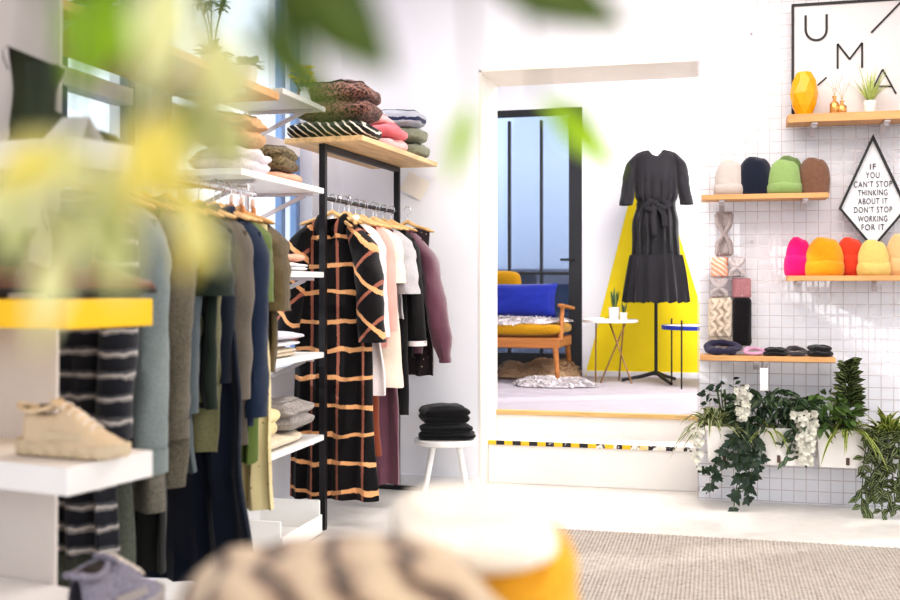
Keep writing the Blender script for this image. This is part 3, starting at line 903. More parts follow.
K['greynavy'] = fabric('grey_and_navy_stripe', srgb(188, 190, 200), None, 'stripes', per=.07, bump=.5, arg=[(0, srgb(186, 188, 198)), (.7, srgb(52, 58, 88))])
FG = 'folded knitwear on the wall shelves'
q = PI / 2
xs = -2.06
folded('folded_sweater', 'white fluffy folded sweater under the camel roll', 'sweater', (xs, 4.24, 1.735), q, .36, .27, .115, K['fluffy'], 2, FG, 1, .016)
folded('folded_sweater', 'thick camel fleece sweater rolled on top of the white fluffy one', 'sweater', (xs - .01, 4.24, 1.85), q + .1, .34, .27, .15, K['camel'], 2, FG, 2, .018, g=.22)
folded('folded_sweater', 'brown and green ribbed sweater beside the camel roll', 'sweater', (xs, 4.62, 1.782), q, .28, .28, .13, K['brownstripe'], 2, FG, 3, .012, lean=(0, .2))
folded('folded_sweater', 'peach folded knit under the brown and green ribbed sweater', 'sweater', (xs, 4.63, 1.735), q, .30, .27, .047, K['peach'], 1, FG, 4, .008)
folded('folded_sweater', 'white folded knit on the second white shelf, under a peach one', 'sweater', (xs, 4.66, 1.315), q, .34, .30, .045, K['white'], 2, FG, 5, .006)
folded('folded_sweater', 'peach folded knit lying on a white one on the second shelf', 'sweater', (xs, 4.68, 1.36), q, .28, .26, .04, K['peach'], 1, FG, 6, .008)
for k, (mk, h, lab) in enumerate((('cream', .05, 'cream folded top at the foot of the stack on the third white shelf'), ('white', .03, 'white folded top in the middle of the stack on the third white shelf'), ('palegrey', .035, 'pale grey folded top crowning the stack on the third white shelf'))):
    folded('folded_shirt', lab, 'shirt', (xs + .01 * k, 4.52 + .02 * k, .914 + (0, .05, .08)[k]), q, .34 + .05 * (k == 2), .29, h, K[mk], 1 + (k == 0), FG, 10 + k, .005)
folded('folded_sweater', 'cream knit folded flat on the lowest white shelf', 'sweater', (xs, 4.50, .50), q, .58, .29, .06, K['cream'], 1, FG, 21, .007)
folded('folded_sweater', 'cream spotted knit beside the grey sweater on the lowest white shelf', 'sweater', (xs, 4.36, .56), q, .26, .27, .13, F['spot'], 2, FG, 22, .014)
folded('folded_sweater', 'soft grey melange sweater slumped over the lowest white shelf', 'sweater', (xs + .02, 4.68, .56), q, .34, .30, .15, K['grey'], 2, FG, 23, .018, g=.16)

# small plants and flowers on the high shelves
pot_m = plain('white_ceramic', (.84, .82, .80), .3, nz=.02)
leaf_g = leafmat('leaf_mid_green', srgb(86, 118, 52))
leaf_y = leafmat('flower_yellow', srgb(250, 222, 50), None, trans=.3)
leaf_sage = leafmat('leaf_sage', srgb(150, 170, 120))
soil = plain('soil', (.05, .035, .025), .95, nz=.3)
def pot(root, r, h, m=None):
    MB().lathe([(0, 0), (r * .78, 0), (r * .82, .004), (r, h), (r * .90, h), (r * .86, h - .012), (0, h - .012)], 24, caps=False).build('pot', m or pot_m, root)
    MB().lathe([(0, h - .010), (r * .87, h - .010)], 20, caps=False).build('soil', soil, root)
def tuft(rng, h, n, L, W, mats, root, spread=.9, droop=.4, name='foliage'):
    b = MB()
    for i in range(n):
        a = rng.uniform(0, 2 * PI); el = rng.uniform(.25, 1.35)
        d = Vector((math.cos(a) * math.cos(el) * spread, math.sin(a) * math.cos(el) * spread, math.sin(el)))
        b.leaf((rng.uniform(-.02, .02), rng.uniform(-.02, .02), h), d, Vector((-math.sin(a), math.cos(a), 0)), L * rng.uniform(.6, 1.1), W * rng.uniform(.7, 1.2), droop)
    return b.build(name, mats, root)
rg = random.Random(3)
for k, (x, y, lab, L, mm) in enumerate(((-2.02, 3.98, 'small round leaved plant in a white pot on the high oak shelf', .13, leaf_g), (-1.98, 4.22, 'sage coloured small plant in a white pot at the end of the high oak shelf', .10, leaf_sage), (-2.05, 3.2, 'bushy green plant in a white pot on the near part of the high oak shelf', .24, leaf_g))):
    t = thing('potted_plant', lab, 'plant', (x, y, 2.115), 0, 'plants on the high oak shelf')
    pot(t, .05, .085)
    tuft(rg, .08, 34, L, .045, mm, t)
    if k == 0:
        sb = MB()
        for a in range(5):
            sb.tube([(0, 0, .07), (.02 * math.cos(a * 1.3), .03 * math.sin(a * 1.3), .2), (.05 * math.cos(a * 1.3), .06 * math.sin(a * 1.3), .30)], .003, 5)
        sb.build('stems', leaf_g, t)
        tb = MB()
        for a in range(5):
            for j in range(14):
                an = j * 2.4; el = -1 + 2 * j / 13
                d = Vector((math.cos(an), math.sin(an), el))
                tb.leaf((.05 * math.cos(a * 1.3), .06 * math.sin(a * 1.3), .30), d, Vector((-math.sin(an), math.cos(an), .1)), .04, .018, .1, 3)
        tb.build('leaf_heads', leaf_g, t)
t = thing('flower_vase', 'glass vase of small yellow flowers on the high white shelf', 'vase', (-1.985, 4.90, 2.145))
MB().lathe([(0, 0), (.03, 0), (.034, .02), (.02, .075), (.024, .09)], 20, caps=False).build('vase', plain('pale_glazed_vase', (.75, .78, .80), .15), t)
sb, fb = MB(), MB()
for i in range(40):
    a = rg.uniform(0, 2 * PI); r = rg.uniform(.01, .075); h = rg.uniform(.11, .20)
    tip = Vector((r * math.cos(a), r * math.sin(a), h))
    sb.tube([(0, 0, .06), (tip.x * .4, tip.y * .4, h * .6), tip], .0015, 4)
    for j in range(7):
        an = j * 2 * PI / 7 + i
        fb.leaf(tip, Vector((math.cos(an), math.sin(an), .5)), Vector((-math.sin(an), math.cos(an), 0)), .026, .018, .2, 3)
sb.build('stems', leaf_g, t); fb.build('blossom', leaf_y, t)

# ================================================================ black steel rack with oak top (far left)
A = Vector((-1.94, 5.04, 0)); RKZ = -math.atan2(.054, 1.11)
rack = thing('garment_rack', 'black steel garment rack with an oak top shelf against the white wall', 'garment rack', A, RKZ)
def RL(x, y, z=0):
    c, s = math.cos(RKZ), math.sin(RKZ)
    return Vector((A.x + c * x - s * y, A.y + s * x + c * y, z))
for y in (0, 1.11): MB().box((0, y, .99), (.034, .03, 1.96), .002).build('post', BLACK_METAL, rack, smooth=False)
MB().box((0, .555, 1.955), (.034, 1.08, .03), .002).build('top_bar', BLACK_METAL, rack, smooth=False)
MB().tube([(0, .01, 1.695), (0, 1.10, 1.695)], .011, 10).build('hanging_rail', BLACK_METAL, rack)
MB().box((-.15, 0, .012), (.33, .03, .024), .002).build('foot', BLACK_METAL, rack, smooth=False)
MB().box((.10, 1.11, .012), (.46, .03, .024), .002).build('foot', BLACK_METAL, rack, smooth=False)
MB().box((.025, .555, 1.985), (.43, 1.23, .028), .003).build('top_shelf', wood('oak_top', srgb(226, 190, 140), 'Y'), rack, smooth=False)
ZT = 1.999
TG = 'folded knitwear on the oak top of the rack'
for nm, lab, x, y, z, w, d, h, mk, n, sd, g in (
    ('folded_sweater', 'black and white diagonally striped knit lying under the brown boucle sweater', -.0, .16, ZT, .46, .34, .10, 'bw', 1, 31, .10),
    ('folded_sweater', 'big brown and black boucle sweater on the striped knit', .01, .17, ZT + .095, .43, .34, .215, 'leo', 2, 32, .20),
    ('folded_sweater', 'pale pink knit at the base of the pink pair on the oak top', .07, .62, ZT, .27, .30, .07, 'palepink', 1, 33, .10),
    ('folded_sweater', 'coral pink knit folded over the pale pink one', .08, .62, ZT + .065, .27, .29, .08, 'pink', 1, 34, .12),
    ('folded_sweater', 'small pale pink knit on top of the coral one', .05, .61, ZT + .14, .20, .24, .07, 'palepink', 1, 35, .12),
    ('folded_sweater', 'sage green knit at the base of the stack by the wall', .08, .98, ZT, .30, .26, .095, 'sage', 1, 36, .12),
    ('folded_sweater', 'sage grey knit in the middle of the stack by the wall', .075, .98, ZT + .09, .29, .25, .095, 'sage', 1, 37, .12),
    ('folded_sweater', 'grey and navy striped knit on top of the sage stack', .06, .98, ZT + .18, .30, .25, .11, 'greynavy', 1, 38, .16)):
    folded(nm, lab, 'sweater', RL(x, y, z), RKZ + (q if y > .4 else .05), (d if y > .4 else w), (w if y > .4 else d), h, K[mk], n, TG, sd, .012, g=g)

F['plaid'] = fabric('black_plaid', srgb(20, 17, 20), srgb(178, 112, 92), 'plaid', per=.146, arg=srgb(236, 176, 124))
F['plaidturn'] = fabric('black_plaid_bias', srgb(20, 17, 20), srgb(178, 112, 92), 'plaid', per=.14, arg=srgb(236, 176, 124), turn=.75)
F['whiteshirt'] = fabric('white_viscose', srgb(238, 228, 226))
F['rust'] = fabric('rust_crepe', srgb(128, 66, 44))
F['blush'] = fabric('blush_silk', srgb(232, 172, 160), rough=.5)
F['creamprint'] = fabric('cream_print', srgb(240, 224, 206), srgb(190, 110, 96), 'spots', thr=.10, arg=26.0)
F['mauve'] = fabric('mauve_velvet', srgb(112, 68, 84), srgb(86, 50, 66), 'melange', 1.5, rough=.6, sheen=.5)
F['sequin'] = fabric('silver_sequin', srgb(190, 186, 188), srgb(86, 84, 90), 'spots', thr=.3, arg=110.0, rough=.45)
F['black'] = fabric('black_crepe', srgb(20, 18, 20))
F['paisley'] = fabric('brown_paisley', srgb(52, 42, 44), srgb(196, 176, 150), 'spots', thr=.25, arg=40.0)
G2, H2 = 'garments on the black rack', 'hangers on the black rack'
puffm = [(0, .075), (.5, .082), (.86, .085), (.94, .06), (1, .045)]
RG = [
 ('plaid_dress', 'long black shirt dress with orange and rose plaid lines, first on the black rack', 'dress', .09, .01, 3, 'plaid', .205, .245, 1.47, (.60, .105, .090, .095, -.03, F['plaidturn']), ('shirt', 'plaid'), None, (.07, .12)),
 ('white_shirt', 'long white viscose shirt right behind the plaid dress', 'shirt', .20, .04, -4, 'whiteshirt', .20, .235, .94, (.58, .08, .055, .07, 0), ('shirt', 'whiteshirt'), None, (.07, .08)),
 ('rust_skirt', 'rust brown crepe dress hanging below the white shirt', 'dress', .27, .02, -2, 'rust', .16, .20, 1.27, None, None, None, (.07, .06)),
 ('blush_blouse', 'blush pink silk blouse on the black rack', 'blouse', .35, .03, -5, 'blush', .20, .20, .70, (.56, .07, .05, .06, 0), ('band', 'blush'), None, (.07, .06)),
 ('printed_tunic', 'cream tunic with small reddish print on the black rack', 'tunic', .43, .03, -4, 'creamprint', .20, .235, .92, (.30, .085, .085, .05, 0), None, None, (.07, .09)),
 ('mauve_dress', 'floor length mauve dress on the black rack', 'dress', .50, .00, -2, 'mauve', .18, .22, 1.47, None, None, None, (.07, .06)),
 ('sequin_top', 'silver sequin top with wide short sleeves', 'top', .57, .04, -5, 'sequin', .20, .19, .55, (.36, .09, .10, .07, 0), None, None, (.07, .06)),
 ('black_tunic', 'long black crepe tunic on the black rack', 'tunic', .64, .02, -3, 'black', .19, .22, 1.10, None, None, None, (.07, .06)),
 ('black_jacket', 'black jacket with a white edge near the end of the black rack', 'jacket', .73, .03, -6, 'black', .20, .20, .78, (.64, .082, .07, .07, 0), ('edging', 'whiteshirt'), ('whiteshirt', .03), (.07, .06)),
 ('mauve_blouse', 'mauve velvet blouse with gathered balloon sleeves, nearest the white wall', 'blouse', .82, .05, -3, 'mauve', .205, .20, .76, (.74, .085, .05, .19, 0, None, puffm), ('band', 'mauve'), ('mauve', .03), (.07, .05)),
 ('paisley_top', 'dark patterned top hidden behind the mauve blouse', 'top', .90, .06, 0, 'paisley', .14, .17, .90, None, None, None, (.07, .05)),
]
for i, (nm, lab, cat, y, dx, rz, fk, sw, hw, L, slv, colr, cf, nk) in enumerate(RG):
    y *= 1.13; loc = RL(dx * .6, y, 1.61)
    if nm == 'paisley_top': loc = RL(.10, y, 1.61)
    garment(nm, lab, cat, loc, RKZ + math.radians(rz), F[fk], straight(sw, hw, L, .032), neck=nk, folds=(22 + i % 4 * 3, .018), sleeve=slv,
            collar=(colr[0], F[colr[1]]) if colr else None, cuff=(F[cf[0]], cf[1]) if cf else None, group=G2, seed=i * 2.11 + .7)
    hanger('wooden hanger on the black rack carrying the ' + nm.replace('_', ' '), loc + Vector((0, 0, .012)), RKZ + math.radians(rz), HANGER_WOOD, 1.706, H2)
for k in range(2):
    hanger(('bare wooden hanger in front of the plaid dress neckline', 'bare wooden hanger between the plaid dress and the white shirt')[k], RL(.03 + .05 * k, .135 + .02 * k, 1.60 + .012 * k), RKZ + math.radians(-40 - 12 * k), HANGER_WOOD, 1.706, H2)
nc = MB().grid(6, 6, lambda u, v: ((u - .5) * .155, -.010 * math.sin(u * PI), (v - .5) * .13))
tag(nc.build('paper_note', plain('paper_cream', srgb(246, 240, 230), .8, nz=.02), None, True, PY(415, 186, YB - .003), rot=(0, math.radians(28), 0)), 'tilted cream paper card fixed to the white wall above the mauve blouse', 'paper')

# ================================================================ stool with folded black trousers
sc = P(446, 434, 6.22); sz = .345
st = thing('stool', 'white wooden stool with splayed legs in front of the white wall', 'stool', (sc.x, sc.y, 0), .25)
MB().lathe([(0, sz - .035), (.178, sz - .035), (.188, sz - .028), (.188, sz - .006), (.182, sz), (0, sz)], 40, caps=False).build('seat', WHITE_GLOSS, st)
for k in range(4):
    a = PI / 4 + k * PI / 2
    MB().tube([(.105 * math.cos(a), .105 * math.sin(a), sz - .03), (.185 * math.cos(a), .185 * math.sin(a), 0)], [.019, .015], 12).build('leg', WHITE_GLOSS, st)
JG = 'folded black trousers on the stool'
blk = fabric('black_denim', srgb(20, 20, 22), srgb(12, 12, 13), 'melange', 1.6)
for k, (h, lab) in enumerate(((.042, 'black folded trousers at the bottom of the pile on the white stool'), (.045, 'black folded trousers in the middle of the pile on the white stool'), (.115, 'thick black folded trousers on top of the pile on the white stool'))):
    folded('folded_trousers', lab, 'trousers', (sc.x + .005 - .008 * k, sc.y, sz + (0, .041, .085)[k]), TH + .1 * k, .335 - .025 * k, .26, h, blk, 1 + (k == 2), JG, 50 + k, .006, e=.3)
# ================================================================ alcove
def PZ(px, py, z): return P(px, py, (CAMZ - z) * FPX / (py - HORIZON))
must = fabric('mustard_upholstery', srgb(190, 142, 24), srgb(158, 114, 16), 'melange')
blue = fabric('cobalt_velvet', srgb(12, 38, 150), srgb(8, 26, 112), 'melange', rough=.7, sheen=.4)
teak = wood('teak', srgb(170, 108, 52))
beige_fur = fabric('beige_sheepskin', srgb(214, 184, 150), srgb(170, 138, 106), 'melange', .5, bump=.8)
white_fur = fabric('white_sheepskin', srgb(238, 232, 234), srgb(206, 198, 200), 'melange', .5, bump=.8)
SXR = PY(565, 330, 8.55).x             # right end of the sofa
sw_ = 1.5
so = thing('sofa', 'mustard yellow sofa with a teak frame in front of the black glass door', 'sofa', (SXR - sw_ / 2, 8.85, ZP), math.radians(-2))
hw = sw_ / 2
sc_b = MB()
def cushf(w, d, h, zc, yc, tilt=0):
    def fn(u, v):
        a = 2 * PI * u; p = -PI / 2 + PI * v
        x = w / 2 * spow(math.cos(a), .22) * spow(math.cos(p), .3); y = d / 2 * spow(math.sin(a), .25) * spow(math.cos(p), .3); z = h / 2 * spow(math.sin(p), .6)
        return (x, yc + y * math.cos(tilt) - z * math.sin(tilt), zc + z * math.cos(tilt) + y * math.sin(tilt))
    return fn
MB().grid(64, 14, cushf(sw_ - .02, .64, .115, .455, -.02), closeu=True).build('seat_cushion', must, so)
_bc = MB().grid(64, 14, cushf(sw_ - .50, .46, .12, .72, .27, math.radians(100)), closeu=True); _bc.v = [(x - .22, y, z) for x, y, z in _bc.v]; _bc.build('back_cushion', must, so)
fr = MB()
fr.box((0, -.30, .345), (sw_ - .06, .04, .085), .008); fr.box((0, .27, .345), (sw_ - .06, .04, .085), .008)
for s in (-1, 1): fr.box((s * (hw - .05), -.015, .345), (.04, .55, .075), .008)
fr.build('frame', teak, so, smooth=False)
for s in (-1, 1):
    MB().tube([(s * (hw - .07), -.29, .36), (s * (hw - .035), -.335, 0)], [.026, .016], 10).build('leg', teak, so)
    MB().tube([(s * (hw - .07), .27, .36), (s * (hw - .05), .36, 0)], [.026, .016], 10).build('leg', teak, so)
    ar = MB(); ar.beam((s * (hw - .02), -.30, .655), (s * (hw - .02), .26, .62), .055, .028, .01)
    ar.tube([(s * (hw - .02), -.22, .645), (s * (hw - .03), -.27, .36)], [.017, .022], 10)
    ar.build('arm', teak, so)
def pillow(w, h, th):
    def fn(u, v):
        x = (u * 2 - 1); z = (v * 2 - 1)
        pin = 1 - .07 * (1 - abs(x)) * abs(z) - .07 * (1 - abs(z)) * abs(x)
        t = th * (max(0, (1 - x ** 4)) * max(0, (1 - z ** 4))) ** .5
        return (x * w / 2 * (1 - .06 * (1 - z * z)) , -t + .006 * noise.noise((x * 3, z * 3, 1)), z * h / 2 * (1 - .06 * (1 - x * x)))
    b = MB().grid(24, 16, fn)
    n0 = len(b.v)
    b.grid(24, 16, lambda u, v: (fn(u, v)[0], -fn(u, v)[1], fn(u, v)[2]))
    return b
pc = PY(514, 300.5, 8.74)
tag(pillow(.74, .30, .07).build('cushion', blue, None, loc=pc, rot=(math.radians(-14), 0, math.radians(-2))), 'cobalt blue rectangular cushion leaning on the mustard sofa', 'cushion')
def furry(name, label, cat, loc, rz, w, d, h, m, seed, g=None, drop=None, n=900, fl=.045):
    def outline(a): return 1 + .13 * math.sin(2 * a + seed) + .10 * math.sin(3 * a + seed * 2) + .06 * math.sin(7 * a + seed)
    def top(r, a):
        k = outline(a) * r
        x = w / 2 * math.cos(a) * k; y = d / 2 * math.sin(a) * k
        z = h * (1 - r ** 4) ** .5 * (1 + .35 * noise.noise((x * 6 + seed, y * 6, 0))) + .004
        if drop: z += drop(x, y)
        return Vector((x, y, z))
    b = MB()
    b.grid(40, 8, lambda u, v: top(min(v, .999), 2 * PI * u), closeu=True)
    r_ = random.Random(int(seed * 10))
    for i in range(n):
        a = r_.uniform(0, 2 * PI); r = math.sqrt(r_.uniform(0, 1))
        p0 = top(r, a)
        d_ = Vector((math.cos(a) * r + r_.uniform(-.5, .5), math.sin(a) * r + r_.uniform(-.5, .5), r_.uniform(.15, .8)))
        b.leaf(p0, d_, Vector((-math.sin(a), math.cos(a), r_.uniform(-.3, .3))), fl * r_.uniform(.6, 1.2), .020, .5, 3)
    return tag(b.build(name, m, None, loc=loc, rot=(0, 0, rz)), label, cat, g)
thr = PY(520, 319, 8.62)
furry('throw', 'white fluffy throw spread on the sofa seat below the blue cushion', 'throw', (thr.x, 8.66, ZP + .512), 0, .68, .34, .03, white_fur, 1.3, None, lambda x, y: -1.2 * max(0, -y - .10) ** 1.2 if y < -.10 else 0)
p1 = PZ(540, 378.5, ZP); p2 = PZ(552, 385.5, ZP)
furry('sheepskin', 'beige brown sheepskin heaped on the grey floor by the sofa leg', 'sheepskin', (p1.x, p1.y + .05, ZP), .1, .66, .5, .14, beige_fur, 2.2, 'sheepskins on the alcove floor', n=1200)
furry('sheepskin', 'white sheepskin lying flat in front of the beige brown one', 'sheepskin', (p2.x, p2.y, ZP), -.05, .70, .44, .05, white_fur, 4.1, 'sheepskins on the alcove floor', n=1200)
# folding tray table
tt = PY(610, 320, 8.95); th_ = tt.z - ZP
tb = thing('tray_table', 'folding side table with white top and crossed brass legs by the yellow triangle', 'side table', (tt.x, 8.95, ZP), math.radians(-4))
MB().lathe([(0, th_ - .02), (.228, th_ - .02), (.235, th_ - .016), (.235, th_ + .006), (.227, th_ + .006), (.225, th_ - .006), (0, th_ - .006)], 44, caps=False).build('tray_top', WHITE_GLOSS, tb)
brass = plain('aged_brass', srgb(150, 118, 84), .3, .9, nz=.1)
for x0_, x1_, y0_, y1_ in ((-.10, -.10, -.10, -.13), (.0, .20, -.02, -.10), (.13, -.06, .02, -.12), (.10, .05, .10, .16)):
    MB().tube([(x0_, y0_, th_ - .02), (x1_, y1_, 0)], .0075, 8).build('leg', brass, tb)
mag = PY(588, 317, 8.86)
tag(MB().box((0, 0, .012), (.14, .2, .024), .003).build('book', plain('book_cover_white', (.82, .80, .82), .5), None, False, (tt.x - .115, 8.92, ZP + th_ - .006), rot=(0, 0, .1)), 'white book lying on the tray table beside the potted plants', 'book')
snake = leafmat('snake_plant', srgb(36, 66, 40), srgb(150, 160, 90), 'edge', .05)
rg = random.Random(11)
for k, (dx, dy, r, h, L, lab) in enumerate(((.035, .0, .048, .115, .19, 'snake plant in the larger white pot on the tray table'), (.118, -.045, .032, .072, .11, 'small snake plant in the smaller white pot on the tray table'))):
    t = thing('potted_snake_plant', lab, 'plant', (tt.x + dx, 8.95 + dy, ZP + th_ - .006), 0, 'snake plants on the tray table')
    pot(t, r, h)
    b = MB()
    for i in range(9):
        a = i * 2.4; e = .75 + .1 * (i % 5)
        b.leaf((r * .35 * math.cos(a), r * .35 * math.sin(a), h - .01), (math.cos(a) * .45 * (1.3 - e), math.sin(a) * .45 * (1.3 - e), 1), (-math.sin(a), math.cos(a), 0), L * rg.uniform(.55, 1.0), .030 if k == 0 else .02, -.02, 6, .35, peak=.35)
    b.build('foliage', snake, t)
# blue side table
bt = PY(690, 326, 8.75); bh = bt.z - ZP
t = thing('side_table', 'round white side table with cobalt blue rim and thin black legs', 'side table', (bt.x + .08, 8.75, ZP))
MB().lathe([(0, bh - .012), (.30, bh - .012), (.30, bh + .004), (0, bh + .004)], 48, caps=False).build('table_top', WHITE_GLOSS, t)
MB().lathe([(.301, bh - .026), (.308, bh - .026), (.308, bh + .008), (.301, bh + .008)], 48, caps=False).build('rim', plain('cobalt_lacquer', srgb(20, 46, 150), .4), t)
for a in (-2.02, -1.55, .6, 2.4):
    MB().tube([(.318 * math.cos(a), .318 * math.sin(a), bh + .055), (.318 * math.cos(a), .318 * math.sin(a), 0)], .0065, 8).build('leg', BLACK_METAL, t)
# dress form and dress
MX, MY = PY(656, 300, 9.0).x, 9.0
k_ = 9.0 / (FW.y + RT.y * (206 / FPX)) / FPX      # metres per pixel there
zn = CAMZ + (285 - 149) * k_
fm = thing('dress_form', 'black dress form stand with a three footed base under the dark dress', 'dress form', (MX, MY, ZP), .15)
MB().tube([(0, 0, .06), (0, 0, zn - ZP - .5)], .014, 12).build('pole', BLACK_METAL, fm)
for k in range(3):
    a = -PI / 2 + .35 + k * 2 * PI / 3
    MB().tube([(0, 0, .085), (.12 * math.cos(a), .12 * math.sin(a), .05), (.285 * math.cos(a), .285 * math.sin(a), .014)], [.018, .015, .013], 10).build('foot', BLACK_METAL, fm)
def bust(u, v):
    z = zn - ZP - .62 + .70 * v
    w, t_ = interp([(0, .15, .10), (.22, .125, .085), (.55, .15, .11), (.78, .165, .085), (.88, .11, .06), (.93, .05, .045), (1, .045, .045)], v)
    return (w * math.cos(2 * PI * u), t_ * math.sin(2 * PI * u), z)
MB().grid(32, 30, bust, closeu=True, caps=True).build('torso', plain('cream_form_cover', (.80, .76, .70), .9), fm)
dress_m = fabric('black_tiered_cloth', srgb(34, 32, 37), srgb(25, 23, 27), 'melange', rough=.75)
dz = lambda py: (py - 149) * k_
dprof = [(0, .190, .045), (-.05, .192, .09), (-dz(180), .180, .115), (-dz(197), .174, .12), (-dz(203), .152, .10), (-dz(207), .158, .10), (-dz(222), .188, .125), (-dz(256), .212, .15)]
dress = garment('tiered_dress', 'dark belted dress with a ruffled bottom tier on the dress form in the alcove', 'dress', (MX, MY - .01, zn), .08, dress_m, dprof, slope=.20, neck=(.058, .045), folds=(46, .022),
        sleeve=(dz(209) - .06, .066, .082, .105, -.03), collar=('band', dress_m), seed=3.3, body='bodice')
def tier(u, v):
    a = 2 * PI * u
    w = .212 + (.268 - .212) * v ** .8; t_ = .15 + .07 * v
    f = 1 + (.035 + .035 * v) * math.sin(17 * a + 1.5 * noise.noise((math.cos(a) * 2, math.sin(a) * 2, v))) + .012 * math.sin(41 * a) * (1 - v)
    return (w * spow(math.cos(a), .85) * f, t_ * spow(math.sin(a), .85) * f, -dz(255) - (dz(302) - dz(255)) * v + .012 * (1 - abs(2 * v - 1)) + .008 * math.sin(17 * a) * v)
MB().grid(140, 14, tier, closeu=True).build('ruffle_tier', dress_m, dress)
MB().grid(48, 3, lambda u, v: (.162 * math.cos(2 * PI * u), .122 * math.sin(2 * PI * u), -dz(205) + .022 * (v * 2 - 1)), closeu=True).build('belt', dress_m, dress)
kb = MB()
def ribbon(pts, w):
    for i in range(len(pts) - 1): pass
    P_ = [Vector(q_) for q_ in pts]
    def fn(u, v):
        x = v * (len(P_) - 1); i = min(int(x), len(P_) - 2); q_ = P_[i].lerp(P_[i + 1], x - i)
        tdir = (P_[i + 1] - P_[i]).normalized(); sd = tdir.cross(Vector((0, -1, 0))).normalized()
        return q_ + sd * w * (u - .5) + Vector((0, -.006 * math.sin(u * PI), 0))
    kb.grid(3, 24, fn)
zb_ = -dz(205)
ribbon([(.0, -.125, zb_), (.05, -.150, zb_ + .035), (.10, -.145, zb_ - .02), (.06, -.15, zb_ - .04), (0, -.13, zb_)], .04)
ribbon([(.0, -.125, zb_), (-.05, -.150, zb_ + .03), (-.09, -.145, zb_ - .03), (-.04, -.15, zb_ - .05), (0, -.13, zb_)], .04)
ribbon([(.01, -.13, zb_), (.06, -.155, zb_ - .09), (.07, -.165, zb_ - .19)], .045)
ribbon([(-.01, -.13, zb_), (-.03, -.155, zb_ - .12), (-.015, -.168, zb_ - .26)], .045)
kb.box((0, -.135, zb_), (.035, .03, .04), .01)
kb.build('belt_bow', dress_m, dress)

# ================================================================ wire grid and the accessories on it
YG = YB - .055                                  # plane of the wires
GX0, GX1, GZ0, GZ1 = -.095, 2.25, .02, 2.98
gb = MB()
pit = .066
nx_, nz_ = int((GX1 - GX0) / pit), int((GZ1 - GZ0) / pit)
for i in range(nx_ + 1): gb.box((GX0 + i * pit, YG, (GZ0 + GZ1) / 2), (.0046, .0046, GZ1 - GZ0))
for j in range(nz_ + 1): gb.box(((GX0 + GX0 + nx_ * pit) / 2, YG - .004, GZ0 + j * pit), (nx_ * pit, .0046, .0046))
for x in (GX0 + .3, GX1 - .3):
    for z in (.4, 1.5, 2.7): gb.box((x, YG + .026, z), (.012, .050, .012))
tag(gb.build('wire_grid', WHITE_METAL, None, False), 'tall white wire grid panel covering the wall right of the alcove opening', 'wire grid')
YF = YG - .20                                   # front edge of the small shelves
def grid_shelf(label, px0, px1, py_top, py_bot, brx):
    a, b = PY(px0, py_top, YF), PY(px1, py_top, YF)
    z1 = (a.z + b.z) / 2; th = (py_bot - py_top) / 1050 * 5.95
    r = thing('grid_shelf', label, 'shelf', ((a.x + b.x) / 2, (YF + YG) / 2, z1 - th), 0, 'oak shelves on the wire grid')
    w = b.x - a.x
    MB().box((0, 0, th / 2), (w, .19, th), .002).build('board', SHELF_WOOD, r, smooth=False)
    for px in brx:
        x = PY(px, py_top, YF).x - (a.x + b.x) / 2
        k = MB(); k.box((x, .0, -.006), (.03, .17, .012), .002); k.box((x, .09, -.03), (.03, .012, .06), .002); k.box((x, -.045, -.016), (.028, .02, .022), .002)
        k.build('bracket', WHITE_METAL, r, smooth=False)
    return z1
zA = grid_shelf('oak shelf carrying the white, navy, green and brown beanies', 701.5, 829, 193.5, 198.5, (722, 806))
zB = grid_shelf('oak shelf carrying the pink, orange and cream beanies', 788, 960, 275.5, 280.5, (800, 880))
zC = grid_shelf('oak shelf carrying the framed poster and the yellow vase', 788, 960, 111, 119, (815, 888))
zD = grid_shelf('lowest oak shelf, carrying the folded headbands', 700, 836, 356.5, 361.5, (757, 766))
BG = 'knitted beanies on the oak shelves'
def bn(label, px0, px1, py_t, zb, c, dy=.10, **kw):
    Y = YF + dy
    x0_, x1_ = PY(px0, 250, Y).x, PY(px1, 250, Y).x
    h = ZofY((px0 + px1) / 2, py_t, Y) - zb
    cuff = kw.get('cuff', True)
    w = (x1_ - x0_) / (1.05 if cuff else 1.02)
    return beanie(label, ((x0_ + x1_) / 2, Y, zb), rg.uniform(-.12, .12), w, h, c, BG, depth=.52, seed=rg.uniform(0, 9), **kw)
KN = {k: knit('knit_' + k, srgb(*c), None if k != 'brown' else srgb(74, 48, 38)) for k, c in dict(cream=(206, 196, 190), navy=(30, 36, 54), green=(150, 178, 112), sage=(108, 132, 78), brown=(132, 98, 80), pink=(226, 20, 116), orange=(240, 156, 26), coral=(226, 74, 48), lemon=(238, 204, 122), peach=(236, 194, 140)).items()}
bn('off-white beanie with rolled cuff at the free end beside the navy one', 714, 745, 158, zA, KN['cream'])
bn('dark navy beanie without cuff between the off-white and green ones', 738, 772, 155, zA, KN['navy'], cuff=False)
bn('light green beanie with wide cuff standing in front of a darker green one', 767, 802, 158, zA, KN['green'], dy=.075)
bn('darker sage green beanie half hidden behind the light green one', 774, 804, 154, zA, KN['sage'], dy=.15, cuff=False)
bn('brown rib knit beanie without cuff next to the green ones', 798, 830, 156, zA, KN['brown'], cuff=False)
bn('hot pink beanie with cuff at the end of its shelf', 784.5, 812, 235.5, zB, KN['pink'], cut=.5)
bn('bright orange beanie with deep cuff between pink and coral ones', 804.5, 844.5, 235.5, zB, KN['orange'], dy=.07, cut=.36)
bn('coral red beanie behind the orange and pale yellow ones', 834, 866, 235.5, zB, KN['coral'], dy=.14, cut=.5)
bn('pale yellow beanie with small tag in front of the coral one', 857, 890.5, 238, zB, KN['lemon'], dy=.07, cut=.33)
